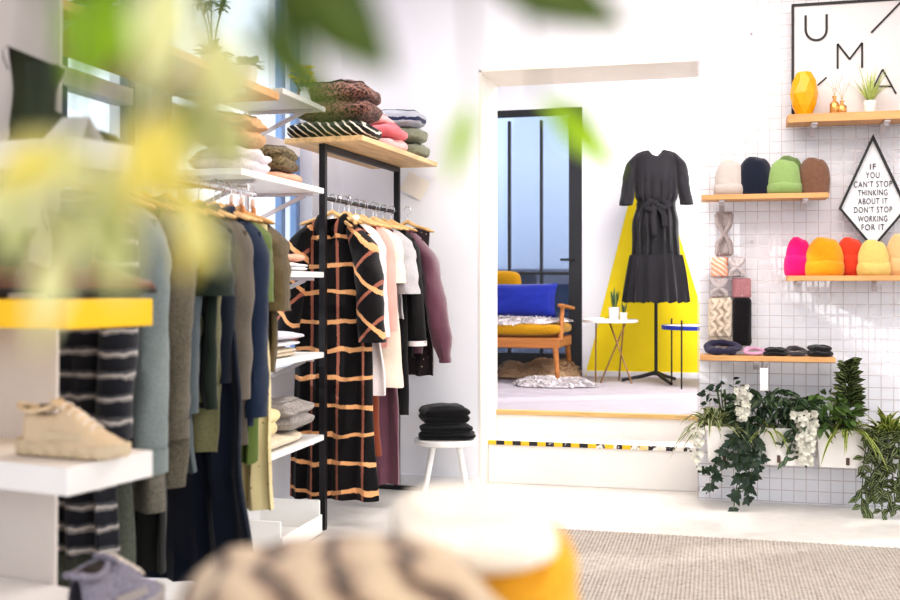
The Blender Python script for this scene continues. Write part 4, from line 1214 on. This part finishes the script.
bn('pale peach beanie beyond the pale yellow one', 884, 918, 232, zB, KN['peach'], dy=.12, cut=.4)
# framed poster
po = thing('framed_poster', 'black framed poster with thin spaced capital letters standing on the top oak shelf', 'poster', (0, 0, 0))
YPo = YG - .025
ink = plain('black_ink', (.02, .02, .022), .6)
a = PY(790, 5, YPo); c = PY(793, 111.5, YPo)
x0_ = (a.x + c.x) / 2; zt_ = ZofY(791, 4.5, YPo); zb2 = zC; x1_ = x0_ + .80
po.location = ((x0_ + x1_) / 2, YPo, zb2); hw_ = (x1_ - x0_) / 2; hh = zt_ - zb2
MB().box((0, .002, hh / 2), (hw_ * 2 - .02, .008, hh - .02)).build('print', plain('poster_paper', (.70, .66, .67), .5, nz=.015), po, smooth=False)
f_ = MB()
for s in (-1, 1): f_.box((s * (hw_ - .007), 0, hh / 2), (.014, .022, hh), .001)
f_.box((0, 0, .007), (hw_ * 2 - .028, .022, .014)); f_.box((0, 0, hh - .007), (hw_ * 2 - .028, .022, .014))
f_.build('frame', ink, po, smooth=False)
def pl(px, py):
    q_ = PY(px, py, YPo); return (q_.x - po.location.x, -.006, q_.z - zb2)
def strokes(name, lst, w):
    b = MB()
    for seg in lst:
        for p_, q_ in zip(seg, seg[1:]): b.beam(pl(*p_), pl(*q_), .003, w)
    o = b.build(name, ink, po, smooth=False); return o
U_ = [(805.5, 15.5), (805.5, 30)] + [(816 - 10.5 * math.cos(t_ * PI / 10), 30 + 10.5 * math.sin(t_ * PI / 10)) for t_ in range(11)] + [(826.5, 14.5)]
strokes('letter_u', [U_], .0125)
strokes('letter_m', [[(837.5, 69), (837.5, 44), (849.5, 59.5), (862, 43), (862, 68)]], .0105)
strokes('letter_a', [[(870, 94), (882.5, 69.5), (896, 94)], [(874, 86.5), (891.5, 86.5)]], .0085)
strokes('slash', [[(871, 33), (906, -3)]], .0105)
strokes('slash', [[(817.5, 85.5), (826.5, 77.5)]], .0085)
# yellow faceted vase
vy = PY(804, 111, YF + .075)
va = MB()
vh = ZofY(804, 72.5, YF + .075) - zC; vr = (817 - 790) / 2 / 1050 * 5.86
rings = [(.55, 0), (.86, .22), (1.0, .50), (.86, .80), (.52, 1.0)]
vs, fs = [], []
for j, (r, z) in enumerate(rings):
    for i in range(8):
        a_ = 2 * PI * (i + .5 * (j % 2)) / 8
        vs.append((vr * r * math.cos(a_), vr * r * math.sin(a_), vh * z))
for j in range(4):
    for i in range(8):
        A0, A1 = j * 8 + i, j * 8 + (i + 1) % 8
        if j % 2 == 0: B0, B1 = (j + 1) * 8 + i, (j + 1) * 8 + (i + 1) % 8; fs += [(A0, A1, B0), (A1, B1, B0)]
        else: B0, B1 = (j + 1) * 8 + i, (j + 1) * 8 + (i + 1) % 8; fs += [(A0, B1, B0), (A0, A1, B1)]
fs += [tuple(range(7, -1, -1))]
va.add(vs, fs)
va.add([(.5 * vr * math.cos(2 * PI * i / 8), .5 * vr * math.sin(2 * PI * i / 8), vh * .99) for i in range(8)] + [(0, 0, vh * .7)], [(i, (i + 1) % 8, 8) for i in range(8)])
tag(va.build('faceted_vase', plain('yellow_glaze', srgb(232, 158, 6), .25, nz=.05), None, False, (vy.x, vy.y, zC)), 'bright yellow faceted vase on the top oak shelf in front of the poster', 'vase')
# small brass bottles and a grassy plant
amber = plain('amber_brass', srgb(214, 160, 96), .2, .7)
for k, (px, hpx, lab) in enumerate(((834.5, 18, 'taller small brass bottle next to the yellow vase'), (842, 13, 'shorter small brass bottle next to the grassy plant'))):
    q_ = PY(px, 108, YF + .07); h = hpx / 1050 * 5.88
    t = thing('brass_bottle', lab, 'bottle', (q_.x, q_.y, zC), 0, 'small brass bottles on the top shelf')
    MB().lathe([(0, 0), (.022, 0), (.025, .004), (.025, h * .55), (.019, h * .66), (.009, h * .72), (.009, h * .92), (.012, h * .93), (.012, h)], 20).build('body', amber, t)
    sp = MB()
    for i in range(4): sp.tube([(0, 0, h), (.01 * (i - 1.5), .005, h + .05), (.03 * (i - 1.5), .0, h + .075 + .012 * i)], .0011, 4)
    sp.build('dry_stems', plain('dry_stem', srgb(176, 158, 120), .8), t)
q_ = PY(870, 108, YF + .08)
t = thing('grassy_plant', 'grassy green plant in a small white pot on the top oak shelf', 'plant', (q_.x, q_.y, zC))
pot(t, .034, .068)
grass_m = leafmat('pale_grass', srgb(168, 190, 96), srgb(206, 214, 150), 'edge')
b = MB()
for i in range(46):
    a_ = rg.uniform(0, 2 * PI); o_ = rg.uniform(.1, .9)
    b.leaf((.01 * math.cos(a_), .01 * math.sin(a_), .06), (math.cos(a_) * o_, math.sin(a_) * o_ * .7, 1), (-math.sin(a_), math.cos(a_), 0), rg.uniform(.15, .30), .008, rg.uniform(.1, .5), 7, peak=.2)
b.build('foliage', grass_m, t)
# kite shaped sign
sg = thing('kite_sign', 'kite shaped black framed sign with a slogan in thin capitals', 'sign', (0, 0, 0))
YS = YG - .02
KP = [PY(872.7, 134.5, YS), PY(838.5, 208.5, YS), PY(872.7, 249, YS), PY(907.5, 208, YS)]
sgo = Vector(((KP[0].x + KP[2].x) / 2, YS, KP[1].z)); sg.location = sgo
kp = [p_ - sgo for p_ in KP]
cen = Vector((0, 0, 0))
b = MB(); b.add([tuple(p_) for p_ in kp], [(0, 1, 2, 3)]); b.build('backing', plain('sign_paper', (.82, .82, .86), .45, nz=.02), sg, smooth=False)
b = MB()
inn = [p_ * .925 for p_ in kp]
out_ = [Vector((p_.x, -.02, p_.z)) for p_ in kp]; in_f = [Vector((p_.x, -.02, p_.z)) for p_ in inn]; in_b = [Vector((p_.x, 0, p_.z)) for p_ in inn]
b.add([tuple(p_) for p_ in kp + out_ + in_f + in_b], [f2 for i in range(4) for f2 in ((i, (i + 1) % 4, 4 + (i + 1) % 4, 4 + i), (4 + i, 4 + (i + 1) % 4, 8 + (i + 1) % 4, 8 + i), (8 + i, 8 + (i + 1) % 4, 12 + (i + 1) % 4, 12 + i))])
b.build('frame', ink, sg, smooth=False)
for i, (line, py) in enumerate((('IF', 167), ('YOU', 175.5), ("CAN'T STOP", 184.5), ('THINKING', 193), ('ABOUT IT', 201.5), ("DON'T STOP", 210), ('WORKING', 219), ('FOR IT', 227.5))):
    cu = bpy.data.curves.new('words', 'FONT'); cu.body = line; cu.size = .047; cu.align_x = 'CENTER'; cu.align_y = 'CENTER'; cu.space_character = 1.18; cu.extrude = .0006
    tmp = bpy.data.objects.new('words', cu); COL.objects.link(tmp)
    me = bpy.data.meshes.new_from_object(tmp.evaluated_get(bpy.context.evaluated_depsgraph_get()))
    bpy.data.objects.remove(tmp)
    me.materials.clear(); me.materials.append(ink)
    o = bpy.data.objects.new('lettering', me); COL.objects.link(o); o.parent = sg
    o.location = (0, -.004, ZofY(873, py, YS) - sgo.z); o.rotation_euler = (PI / 2, 0, 0)
    mw = max(v.co.x for v in me.vertices) - min(v.co.x for v in me.vertices)
    lim = (35 if i in (2, 5) else 27 if i in (3, 4, 6) else 21 if i == 7 else 12.5 if i == 1 else 5.5) / 1050 * 5.95
    o.scale = (lim / mw, 1, 1)

# hanging headbands
HBG = 'headbands hanging on the wire grid'
C = {}
C['grey'] = fabric('grey_headband', srgb(176, 162, 160), srgb(140, 128, 128), 'melange')
C['orstripe'] = fabric('orange_striped_headband', srgb(236, 176, 148), None, 'diag', per=.03, arg=[(0, srgb(238, 160, 128)), (.5, srgb(240, 206, 190))])
C['palegrey'] = fabric('pale_grey_headband', srgb(206, 196, 196), srgb(160, 148, 150), 'melange')
C['rose'] = fabric('rose_headband', srgb(186, 134, 138), srgb(160, 110, 116), 'melange')
C['cable'] = fabric('cream_cable_knit', srgb(238, 224, 206), srgb(206, 188, 168), 'melange', .6, bump=.9)
C['blackk'] = knit('black_knit_band', srgb(28, 26, 30), None, 20, 16)
C['navyk'] = knit('navy_knit_band', srgb(54, 50, 76), srgb(34, 32, 54))
C['pinkk'] = knit('pink_knit_band', srgb(228, 176, 208), None)
C['greyk'] = knit('dark_grey_band', srgb(74, 70, 74), None)
def hanging(name, label, px0, px1, py0, py1, m, twist=False, seed=0, fringe=False, dy=.03):
    Y = YG - dy
    a_, b_ = PY(px0, py0, Y), PY(px1, py1, Y)
    w, h = b_.x - a_.x, a_.z - b_.z
    r = thing(name, label, 'headband' if not fringe else 'scarf', ((a_.x + b_.x) / 2, Y, a_.z), 0, HBG)
    def fn(u, v):
        aa = 2 * PI * u
        pin = 1 - (.62 * math.exp(-((v - .5) / .13) ** 2) if twist else 0)
        x = w / 2 * spow(math.cos(aa), .7) * pin * (1 + .05 * noise.noise((v * 5, seed, 0)))
        y = .022 * spow(math.sin(aa), .8) * (1 + .4 * math.exp(-((v - .5) / .1) ** 2) * twist)
        y += .004 * math.sin(5 * math.cos(aa) + 3 * v + seed)
        k = math.sin(PI * min(1, max(0, v * 8, ))) if v < .0625 else 1
        kk = min(1, (v * 14) ** .5, ((1 - v) * 14) ** .5)
        return (x * (.8 + .2 * kk), y * kk, -h * v)
    MB().grid(28, 30, fn, closeu=True, caps=True).build('band', m, r)
    if twist:
        MB().lathe([(0, -h * .5 - .022), (w * .14, -h * .5 - .02), (w * .2, -h * .5), (w * .14, -h * .5 + .02), (0, -h * .5 + .022)], 16, (0, -.02, 0), .8, caps=False).build('knot', m, r)
        lo = MB()
        for s in (-1, 1):
            lo.tube([(s * w * .42, -.02, -h * .06), (s * w * .30, -.026, -h * .30), (0, -.028, -h * .5), (-s * w * .32, -.026, -h * .72), (-s * w * .40, -.02, -h * .95)], .013, 8)
        lo.build('twisted_strand', m, r)
    if fringe:
        f2 = MB()
        for i in range(14):
            x = w * (-.48 + .96 * i / 13)
            f2.tube([(x, -.01, -h * .98), (x + .004 * math.sin(i), -.012, -h * 1.06), (x + .006 * math.sin(i * 2), -.006, -h * 1.12)], .004, 5)
        f2.build('fringe', m, r)
        cb = MB()
        for s in (-1, 0, 1):
            cb.tube([(s * w * .28 + .012 * math.sin(j * 1.2 + s), -.022 - .008 * abs(math.sin(j * .6)), -h * (.05 + .9 * j / 16)) for j in range(17)], .012, 7)
        cb.build('cable_ridge', m, r)
    hk = MB().tube([(0, dy, .012), (0, 0, .012), (0, -.035, .010), (0, -.038, .02)], .0028, 6)
    hk.build('peg', WHITE_METAL, r)
    return r
hanging('knotted_headband', 'grey knotted headband hanging highest on the wire grid', 715, 733, 212, 256, C['grey'], True, 1)
hanging('headband', 'orange and peach striped headband under the grey knotted one', 711, 728, 257, 277, C['orstripe'], False, 2)
hanging('knotted_headband', 'pale grey crossed headband beside the orange striped one', 728.5, 745, 257, 277, C['palegrey'], True, 3)
hanging('knotted_headband', 'pale grey crossed headband under the orange striped one', 709.5, 728, 278, 297, C['palegrey'], True, 4)
hanging('headband', 'dusty rose headband hanging above the black one', 732, 751, 278, 298, C['rose'], False, 5)
hanging('cable_scarf', 'cream cable knit scarf with fringe beside the black headband', 708, 732, 297, 338, C['cable'], False, 6, True)
hanging('headband', 'long black knit headband hanging just above the lowest oak shelf', 732.5, 751.5, 298, 346, C['blackk'], False, 7)
# folded headbands on the lowest shelf
def looped(label, px0, px1, py_t, m, seed, kind='loop'):
    Y = YF + .10
    a_, b_ = PY(px0, 350, Y), PY(px1, 350, Y); w = b_.x - a_.x; h = ZofY((px0 + px1) / 2, py_t, Y) - zD
    r = thing('folded_headband', label, 'headband', ((a_.x + b_.x) / 2, Y, zD), rg.uniform(-.15, .15), 'headbands lying on the lowest oak shelf')
    R_ = h * .36
    bb = MB()
    n_ = 40
    if kind == 'loop':
        Rt = h * .25
        def fn(u, v):
            a2 = 2 * PI * u; c2 = 2 * PI * v
            rr = Rt * (1 + .18 * math.sin(2 * a2 + seed) + .08 * math.sin(9 * a2))
            return ((w / 2 - Rt + rr * math.cos(c2)) * math.cos(a2), .05 * -math.sin(a2) * -1 + .9 * rr * math.sin(c2),
                    max(0, h / 2 + (h / 2 - Rt + rr * math.cos(c2)) * math.sin(a2) * (1 - .25 * math.cos(a2))))
        bb.grid(n_, 14, fn, closeu=True)
        # close the ring in u only; the tube seam meets itself in v
        bb.build('band', m, r)
        kn = MB().lathe([(0, 0), (R_ * .9, .004), (R_ * 1.05, h * .25), (R_ * .8, h * .5), (0, h * .58)], 18, (w * .2, -.03, 0), .7, caps=False)
        kn.build('knot', m, r)
    else:
        for k in range(2):
            def fn(u, v):
                a2 = 2 * PI * u; p_ = -PI / 2 + PI * v
                z = h * (.26 + .46 * k) + h * .27 * spow(math.sin(p_), .8)
                return (w / 2 * (1 - .12 * k) * spow(math.cos(a2), .6) * spow(math.cos(p_), .6) + .004 * math.sin(9 * a2 + seed), .07 * spow(math.sin(a2), .6) * spow(math.cos(p_), .6), max(0, z + .003 * math.sin(5 * a2 + seed)))
            bb.grid(36, 12, fn, closeu=True)
        bb.build('band', m, r)
    return r
looped('navy braided headband at the free end of the lowest oak shelf', 704, 742, 339.5, C['navyk'], 1)
looped('pink headband between the navy and black ones', 743, 766, 347, C['pinkk'], 2)
looped('black folded headband next to the pink one', 763, 788, 347.5, C['blackk'], 3, 'fold')
looped('dark grey twisted headband in the middle of the black ones', 785, 808, 346.5, C['greyk'], 4)
looped('thick black folded headband at the far end of the lowest oak shelf', 807, 832, 345, C['blackk'], 5, 'fold')
# small white tag under that shelf
q_ = PY(764, 364, YF - .004)
t = thing('hanging_tag', 'small white paper tag hanging below the lowest oak shelf', 'tag', (q_.x, YF - .004, q_.z))
MB().tube([(0, 0, .0), (0, 0, -.03)], .0012, 5).build('string', WHITE_METAL, t)
MB().box((0, 0, -.085), (.042, .004, .125), .001).build('paper', plain('tag_paper', (.86, .84, .82), .7), t, smooth=False)

# ================================================================ planters along the wall
PYF = YG - .035 - .19
plm = plain('planter_white', (.84, .80, .77), .5, nz=.02)
PG = 'white planter boxes in a row below the wire grid'
ZPT = ZofY(790, 428.5, PYF); ZPB = ZofY(790, 466, PYF)
PLX = []
for px0, px1, lab in ((706, 745, 'white planter box at the end of the row by the steps'), (750, 811, 'white planter box second from the steps, under the white flowers'), (817, 868, 'white planter box third from the steps, with a dark plug'), (872, 934, 'white planter box farthest from the steps')):
    a_, b_ = PY(px0, 430, PYF).x, PY(px1, 430, PYF).x
    PLX.append((a_ + b_) / 2)
    t = thing('planter_box', lab, 'planter', ((a_ + b_) / 2, PYF + .095, ZPB), 0, PG)
    w, h = (b_ - a_) / 2, ZPT - ZPB
    bx_ = MB()
    tp_ = [(-w, -.095), (w, -.095), (w, .095), (-w, .095)]; k2 = .88
    vs = [(x * k2, y * .9, 0) for x, y in tp_] + [(x, y, h) for x, y in tp_] + [(x * .95, y * .88, h) for x, y in tp_] + [(x * .93, y * .86, h - .04) for x, y in tp_]
    fs = [(3, 2, 1, 0)] + [(i + 4 * j, (i + 1) % 4 + 4 * j, (i + 1) % 4 + 4 * (j + 1), i + 4 * (j + 1)) for j in range(3) for i in range(4)]
    bx_.add(vs, fs).build('box', plm, t, smooth=False)
    MB().add([vs[12], vs[13], vs[14], vs[15]], [(0, 1, 2, 3)]).build('soil', soil, t, smooth=False)
    rm_ = MB(); rm_.box((0, -.096, h - .012), (w * 2 + .01, .008, .024), .002); rm_.build('rim', plm, t, smooth=False)
    MB().box((w * (-.05 if px0 != 817 else .22), -.0875, .035), (.018, .012, .04), .003).build('drain_plug', plain('rust_plug', (.10, .06, .045), .7), t, smooth=False)
L_ = {}
L_['spider'] = leafmat('spider_plant_leaf', srgb(74, 96, 50), srgb(214, 216, 164), 'edge')
L_['ivy'] = leafmat('ivy_leaf', srgb(34, 54, 36), None, trans=.1)
L_['dark'] = leafmat('dark_leaf', srgb(38, 58, 40), srgb(84, 104, 72), 'mid', .1)
L_['mid'] = leafmat('bush_leaf', srgb(74, 100, 44), None)
L_['trad'] = leafmat('striped_leaf', srgb(24, 34, 19), srgb(128, 140, 88), 'stripe', .1)
L_['lime'] = leafmat('lime_edge_leaf', srgb(80, 104, 46), srgb(196, 200, 110), 'edge')
L_['white'] = leafmat('white_petal', srgb(242, 236, 222), None, trans=.3)
stem_g = plain('green_stem', srgb(70, 88, 48), .6)
PLG = 'plants in the white planter boxes'
rg = random.Random(21)
def anchor(px, dy=.07): return Vector((PY(px, 420, PYF + dy).x, PYF + dy, ZPT - .03))
M_PX = 5.85 / 1050
def rosette(name, label, px, n, L, Wd, m, up=.6, droop=.6, dy=.07, spreadx=1.0):
    o_ = anchor(px, dy); t = thing(name, label, 'plant', o_, 0, PLG)
    b = MB()
    for i in range(n):
        a_ = rg.uniform(0, 2 * PI); e = rg.uniform(.1, 1.4)
        d_ = Vector((math.cos(a_) * spreadx * math.cos(e), math.sin(a_) * .55 * math.cos(e) - .10, math.sin(e) * up + .25))
        b.leaf((rg.uniform(-.03, .03), rg.uniform(-.02, .02), 0), d_, (-math.sin(a_), math.cos(a_), .2), L * rg.uniform(.6, 1.1), Wd, droop * rg.uniform(.6, 1.3), 8, .2, peak=.3)
    b.build('foliage', m, t)
    return t
def bushy(name, label, px, n, rx, rz_, L, Wd, m, dy=.08, zo=0.05, droop=.3, stems=7, cx=0):
    o_ = anchor(px, dy); t = thing(name, label, 'plant', o_, 0, PLG)
    b, s_ = MB(), MB()
    for i in range(stems):
        x = rg.uniform(-rx, rx) * .7
        s_.tube([(x * .2, 0, 0), (x * .7, -.02, rz_ * .5), (x, -.03, rz_ * .95)], .0035, 5)
    for i in range(n):
        a_ = rg.uniform(0, 2 * PI); r = math.sqrt(rg.random())
        x = rx * r * math.cos(a_); z = zo + rz_ * (.5 + .5 * r * math.sin(a_)); y = rg.uniform(-.12, .04)
        d_ = Vector((x / rx + rg.uniform(-.7, .7), rg.uniform(-1.1, .1), rg.uniform(-.6, .8)))
        b.leaf((x, y, z), d_, (rg.uniform(-1, 1), rg.uniform(-.3, .3), rg.uniform(-.4, 1)), L * rg.uniform(.6, 1.15), Wd * rg.uniform(.8, 1.15), droop, 4, .15)
    b.build('foliage', m, t); s_.build('stems', stem_g, t)
    return t
def trail(name, label, px, paths, L, Wd, m, per=.03, dy=.0, ivy=False, cat='plant'):
    """Plant spilling over the rim: each path is a list of pixel points on the planters' front plane."""
    o_ = anchor(px, .03); t = thing(name, label, cat, o_, 0, PLG)
    b, s_ = MB(), MB()
    for pts in paths:
        V = [Vector((0, 0, .02))] + [PY(x, y, PYF - .02 - dy) - o_ for x, y in pts]
        s_.tube(V, .003, 5)
        for p_, q_ in zip(V, V[1:]):
            n_ = max(1, int((q_ - p_).length / per))
            for i in range(n_):
                c_ = p_.lerp(q_, (i + rg.random()) / n_)
                for s in (-1, 1):
                    d_ = Vector((s * rg.uniform(.3, 1), rg.uniform(-.8, .1), rg.uniform(-1, .35)))
                    if ivy:
                        sdv = Vector((d_.z, rg.uniform(-.3, .3), -d_.x))
                        for da, ll in ((-.9, .62), (0, 1), (.9, .62)):
                            dd = (d_ * math.cos(da) + sdv.normalized() * math.sin(da) * d_.length)
                            b.leaf(c_, dd, sdv, L * ll * rg.uniform(.8, 1.1), Wd * .8, .1, 3, .1, peak=.35)
                    else:
                        b.leaf(c_, d_ + Vector((rg.uniform(-.5, .5), 0, rg.uniform(-.5, .6))), (d_.z + rg.uniform(-.4, .4), rg.uniform(-.5, .5), -d_.x), L * rg.uniform(.7, 1.15), Wd, .25, 5, .2)
    b.build('foliage', m, t); s_.build('stems', stem_g, t)
    return t
def wisteria(label, px, px0, px1, py0, py1, n):
    o_ = anchor(px, .03); t = thing('white_flower_cluster', label, 'flowers', o_, 0, 'hanging white flower clusters')
    b, s_ = MB(), MB()
    V = [Vector((0, 0, .03)), PY((px0 + px1) / 2, py0, PYF - .05) - o_, PY((px0 + px1) / 2, py1, PYF - .04) - o_]
    s_.tube(V, .0025, 5)
    for i in range(n):
        v = rg.random(); cx_ = (px0 + px1) / 2 + rg.uniform(-1, 1) * (px1 - px0) / 2 * (1 - .55 * v)
        c_ = PY(cx_, py0 + (py1 - py0) * v, PYF - .05 + rg.uniform(-.035, .025)) - o_
        for j in range(4):
            an = j * PI / 2 + rg.random()
            b.leaf(c_, (math.cos(an), rg.uniform(-.9, -.2), math.sin(an)), (-math.sin(an), .2, math.cos(an)), .021, .021, .1, 3, .3)
    b.build('petals', L_['white'], t); s_.build('stems', stem_g, t)
rosette('spider_plant', 'pale striped spider plant arching over the end of the first planter', 713, 110, .36, .032, L_['spider'], 1.9, .9)
wisteria('thin pale flower strand hanging below the spider plant', 704, 690, 704, 428, 468, 34)
bushy('leafy_plant', 'dark small leaved plant rising behind the first white flowers', 728, 70, .14, .24, .055, .03, L_['ivy'], .10)
wisteria('upright white flower cluster among dark leaves by the spider plant', 746, 734, 752, 385, 420, 60)
trail('trailing_ivy', 'dark ivy trailing from the first planter almost to the floor', 744, [[(742, 428), (726, 447), (712, 468), (700, 470)], [(748, 430), (742, 455), (737, 485), (733, 513)], [(752, 430), (757, 445), (752, 470), (748, 500)], [(745, 430), (748, 455), (744, 478)], [(741, 432), (733, 452), (716, 476), (706, 494)], [(750, 432), (762, 446), (760, 465), (742, 492)], [(752, 428), (740, 446), (736, 470)]], .054, .036, L_['ivy'], .040, ivy=True)
bushy('leafy_bush', 'broad dark green bush filling the second planter', 775, 260, .24, .20, .085, .034, L_['dark'], .09, .02)
rosette('arching_plant', 'yellow green striped arching leaves between the first two planters', 770, 26, .22, .018, L_['lime'], .6, .9, .03)
trail('dark_trailer', 'dark pointed leaves hanging beside the big white flower cluster', 797, [[(795, 430), (790, 450), (783, 463)], [(800, 432), (803, 450), (801, 464)], [(792, 430), (781, 448)]], .062, .024, L_['dark'], .035)
wisteria('big white flower cluster hanging over the second planter', 803, 792, 818, 412, 464, 150)
bushy('leafy_bush', 'fresh green bush with lighter leaves between the second and third planter', 824, 120, .15, .20, .08, .032, L_['mid'], .08, .03)
o_ = anchor(848, .07)
t = thing('upright_striped_plant', 'tall upright striped plant rising above the third planter', 'plant', o_, 0, PLG)
b = MB(); s_ = MB()
topz = ZofY(848, 362, PYF + .07) - o_.z
s_.tube([(0, 0, 0), (.005, 0, topz * .5), (0, 0, topz * .95)], .005, 6); s_.build('stems', stem_g, t)
for i in range(110):
    v = rg.random() ** .9; a_ = rg.uniform(0, 2 * PI); z = topz * v * .97
    b.leaf((.006 * math.cos(a_), 0, z), (math.cos(a_), math.sin(a_) * .8 - .35, .45 + .5 * v), (-math.sin(a_) * .6 + .5 * math.cos(a_), .3, .8 * -math.cos(a_)), (.125 - .045 * v) * rg.uniform(.8, 1.2), .044, .30, 5, .2)
b.build('foliage', L_['trad'], t)
rosette('arching_plant', 'lime edged arching leaves spreading over the third planter', 846, 60, .30, .026, L_['lime'], .7, .8, .05)
rosette('arching_plant', 'lime edged arching leaves rising from the farthest planter', 888, 60, .28, .03, L_['lime'], .9, .5, .06)
trail('striped_trailer', 'mass of striped wandering leaves cascading to the floor from the farthest planter', 880, [[(868 + 5 * k, 432), (864 + 6 * k + 3 * math.sin(k), 460), (862 + 6.5 * k, 490 + 4 * (k % 3)), (861 + 7 * k, 510 + 3 * (k % 2))] for k in range(7)], .074, .034, L_['trad'], .034)
# ================================================================ foreground table with folded knits
ft = thing('display_table', 'small round white display table close to the viewer under the folded knits', 'table', (0, 0, 0))
tcz = .80
tc_ = P(400, 300, 1.02); ft.location = (tc_.x, tc_.y, 0)
MB().lathe([(0, tcz - .03), (.27, tcz - .03), (.275, tcz - .025), (.275, tcz - .004), (.27, tcz), (0, tcz)], 56, caps=False).build('table_top', WHITE_GLOSS, ft)
MB().tube([(0, 0, tcz - .03), (0, 0, .03)], .028, 16).build('pedestal', WHITE_GLOSS, ft)
MB().lathe([(0, 0), (.22, 0), (.22, .015), (.05, .03), (0, .03)], 40, caps=False).build('base', WHITE_GLOSS, ft)
FK = 'folded knits on the foreground table'
zeb = fabric('cream_brown_stripe', srgb(232, 212, 186), None, 'diag', per=.044, bump=.5, arg=[(0, srgb(204, 180, 152)), (.30, srgb(150, 124, 104)), (.46, srgb(84, 68, 58)), (.66, srgb(176, 150, 126)), (.84, srgb(196, 172, 146))])
yk = fabric('golden_yellow_knit', srgb(240, 178, 58), srgb(222, 152, 40), 'melange', .8, bump=.6)
ck = fabric('yellow_knit_highlight', srgb(248, 240, 226), srgb(232, 218, 200), 'melange', .8, bump=.6)
def at(px, d, z): 
    q_ = P(px, 300, d); return (q_.x, q_.y, z)
folded('folded_knit', 'cream knit with brown stripes, nearest on the foreground table', 'sweater', at(340, .88, tcz), TH + .12, .29, .27, .228, zeb, 2, FK, 61, .012, e=.6, g=.05)
folded('folded_knit', 'golden yellow knit on the foreground table behind the striped one', 'sweater', at(485, 1.12, tcz), TH + .1, .195, .22, .225, yk, 2, FK, 62, .012, e=.55, g=.08)
folded('folded_knit', 'added pale layer standing for the highlight on the golden yellow knit', 'sweater', at(472, 1.06, tcz + .176), TH + .1, .16, .2, .058, ck, 1, FK, 63, .008, e=.6)  # pale layer added for the bright light on the yellow knit's top

# ================================================================ blurred hanging plant close to the lens
hp0 = P(250, -330, .52)
hp = thing('hanging_plant', 'out of focus hanging plant with yellow green variegated leaves close to the viewer', 'plant', hp0)
terr = plain('grey_hanging_pot', (.35, .33, .31), .7)
pot(hp, .10, .15, terr)
MB().tube([(0, 0, .10), (0, 0, ZC - hp0.z)], .003, 6).build('cord', terr, hp)
pale_l = leafmat('pale_variegated_leaf', srgb(234, 228, 150), srgb(246, 242, 202), 'edge', .4)
lime_l = leafmat('lime_leaf', srgb(166, 206, 14), None, trans=.5)
dark_l = leafmat('deep_green_leaf', srgb(64, 84, 22), srgb(92, 108, 40), 'mid', .25)
grey_l = leafmat('grey_green_variegated_leaf', srgb(178, 182, 110), srgb(228, 224, 172), 'edge', .4)
gold_l = leafmat('golden_leaf', srgb(234, 208, 84), srgb(242, 228, 142), 'edge', .4)
sets = {'pale': (pale_l, MB()), 'lime': (lime_l, MB()), 'dark': (dark_l, MB()), 'grey': (grey_l, MB()), 'gold': (gold_l, MB())}
LV = [  # kind, base px, tip px, width px, distance
 ('lime', (112, -22), (80, 76), 86, .50), ('lime', (140, 0), (105, 50), 40, .55),
 ('pale', (178, -30), (150, 86), 60, .46), ('pale', (215, 20), (225, 112), 62, .48), ('pale', (190, 60), (262, 92), 58, .52),
 ('dark', (262, 20), (322, 118), 46, .50), ('dark', (292, -30), (384, 66), 84, .52), ('dark', (470, -35), (622, 26), 66, .60),
 ('dark', (236, 8), (338, 118), 44, .54), ('lime', (250, 26), (332, 108), 46, .56), ('pale', (205, 40), (246, 104), 64, .5), ('pale', (150, -20), (170, 70), 60, .5), ('gold', (176, 120), (128, 196), 70, .52), ('pale', (20, 150), (96, 190), 60, .5), ('dark', (280, -40), (300, 40), 60, .56),
 ('grey', (210, 80), (176, 175), 60, .55), ('grey', (226, 112), (232, 172), 50, .58),
 ('gold', (165, 108), (140, 205), 66, .47), ('gold', (140, 140), (190, 216), 58, .50), ('pale', (90, 140), (-20, 215), 72, .48),
 ('pale', (120, 190), (60, 172), 50, .52), ('grey', (30, 180), (12, 262), 70, .54), ('gold', (60, 150), (-10, 178), 50, .45),
 ('grey', (100, 185), (120, 290), 64, .50), ('pale', (62, 230), (38, 340), 40, .50), ('pale', (165, 200), (222, 262), 40, .50), ('gold', (205, 200), (188, 272), 34, .52),
 ('grey', (60, 200), (72, 255), 44, .56), ('pale', (130, 215), (96, 262), 44, .55), ('grey', (150, 150), (110, 232), 60, .57),
 ('lime', (472, 98), (452, 178), 24, .66), ('lime', (540, 98), (612, 168), 40, .70), ('grey', (175, 40), (120, 120), 40, .60), ('gold', (180, 175), (210, 250), 36, .56)]
st_b = MB()
nodes_ = []
for k, (kind, b0, b1, wpx, d) in enumerate(LV):
    d *= .80; a_ = P(b0[0], b0[1], d); e_ = P(b1[0], b1[1], d + .015 * math.sin(k * 2.1))
    dirv = e_ - a_; L = dirv.length
    side = dirv.normalized().cross(FW) + .35 * FW * math.sin(k * 1.7)
    sets[kind][1].leaf(a_ - hp0, dirv + UP * .12 * L, side, L * 1.03, wpx * d / FPX, .12, 10, .22 * (1 if k % 2 else -1), peak=.38)
    nodes_.append(a_ - hp0)
rim = [Vector((.09 * math.cos(a_), .09 * math.sin(a_), .15)) for a_ in [i * .8 for i in range(8)]]
for k, n_ in enumerate(nodes_):
    s_ = min(rim, key=lambda r: (r - n_).length)
    mid = s_.lerp(n_, .5) + Vector((0, 0, .10 + .25 * abs(n_.x) if k >= len(nodes_) - 4 or abs(n_.x) > .12 else .05)) 
    st_b.tube([Vector((0, 0, .14)), s_ + UP * .02, mid, n_], .0011, 5)
st_b.build('stems', stem_g, hp)
for k, (m_, b_) in sets.items():
    b_.build('foliage', m_, hp)
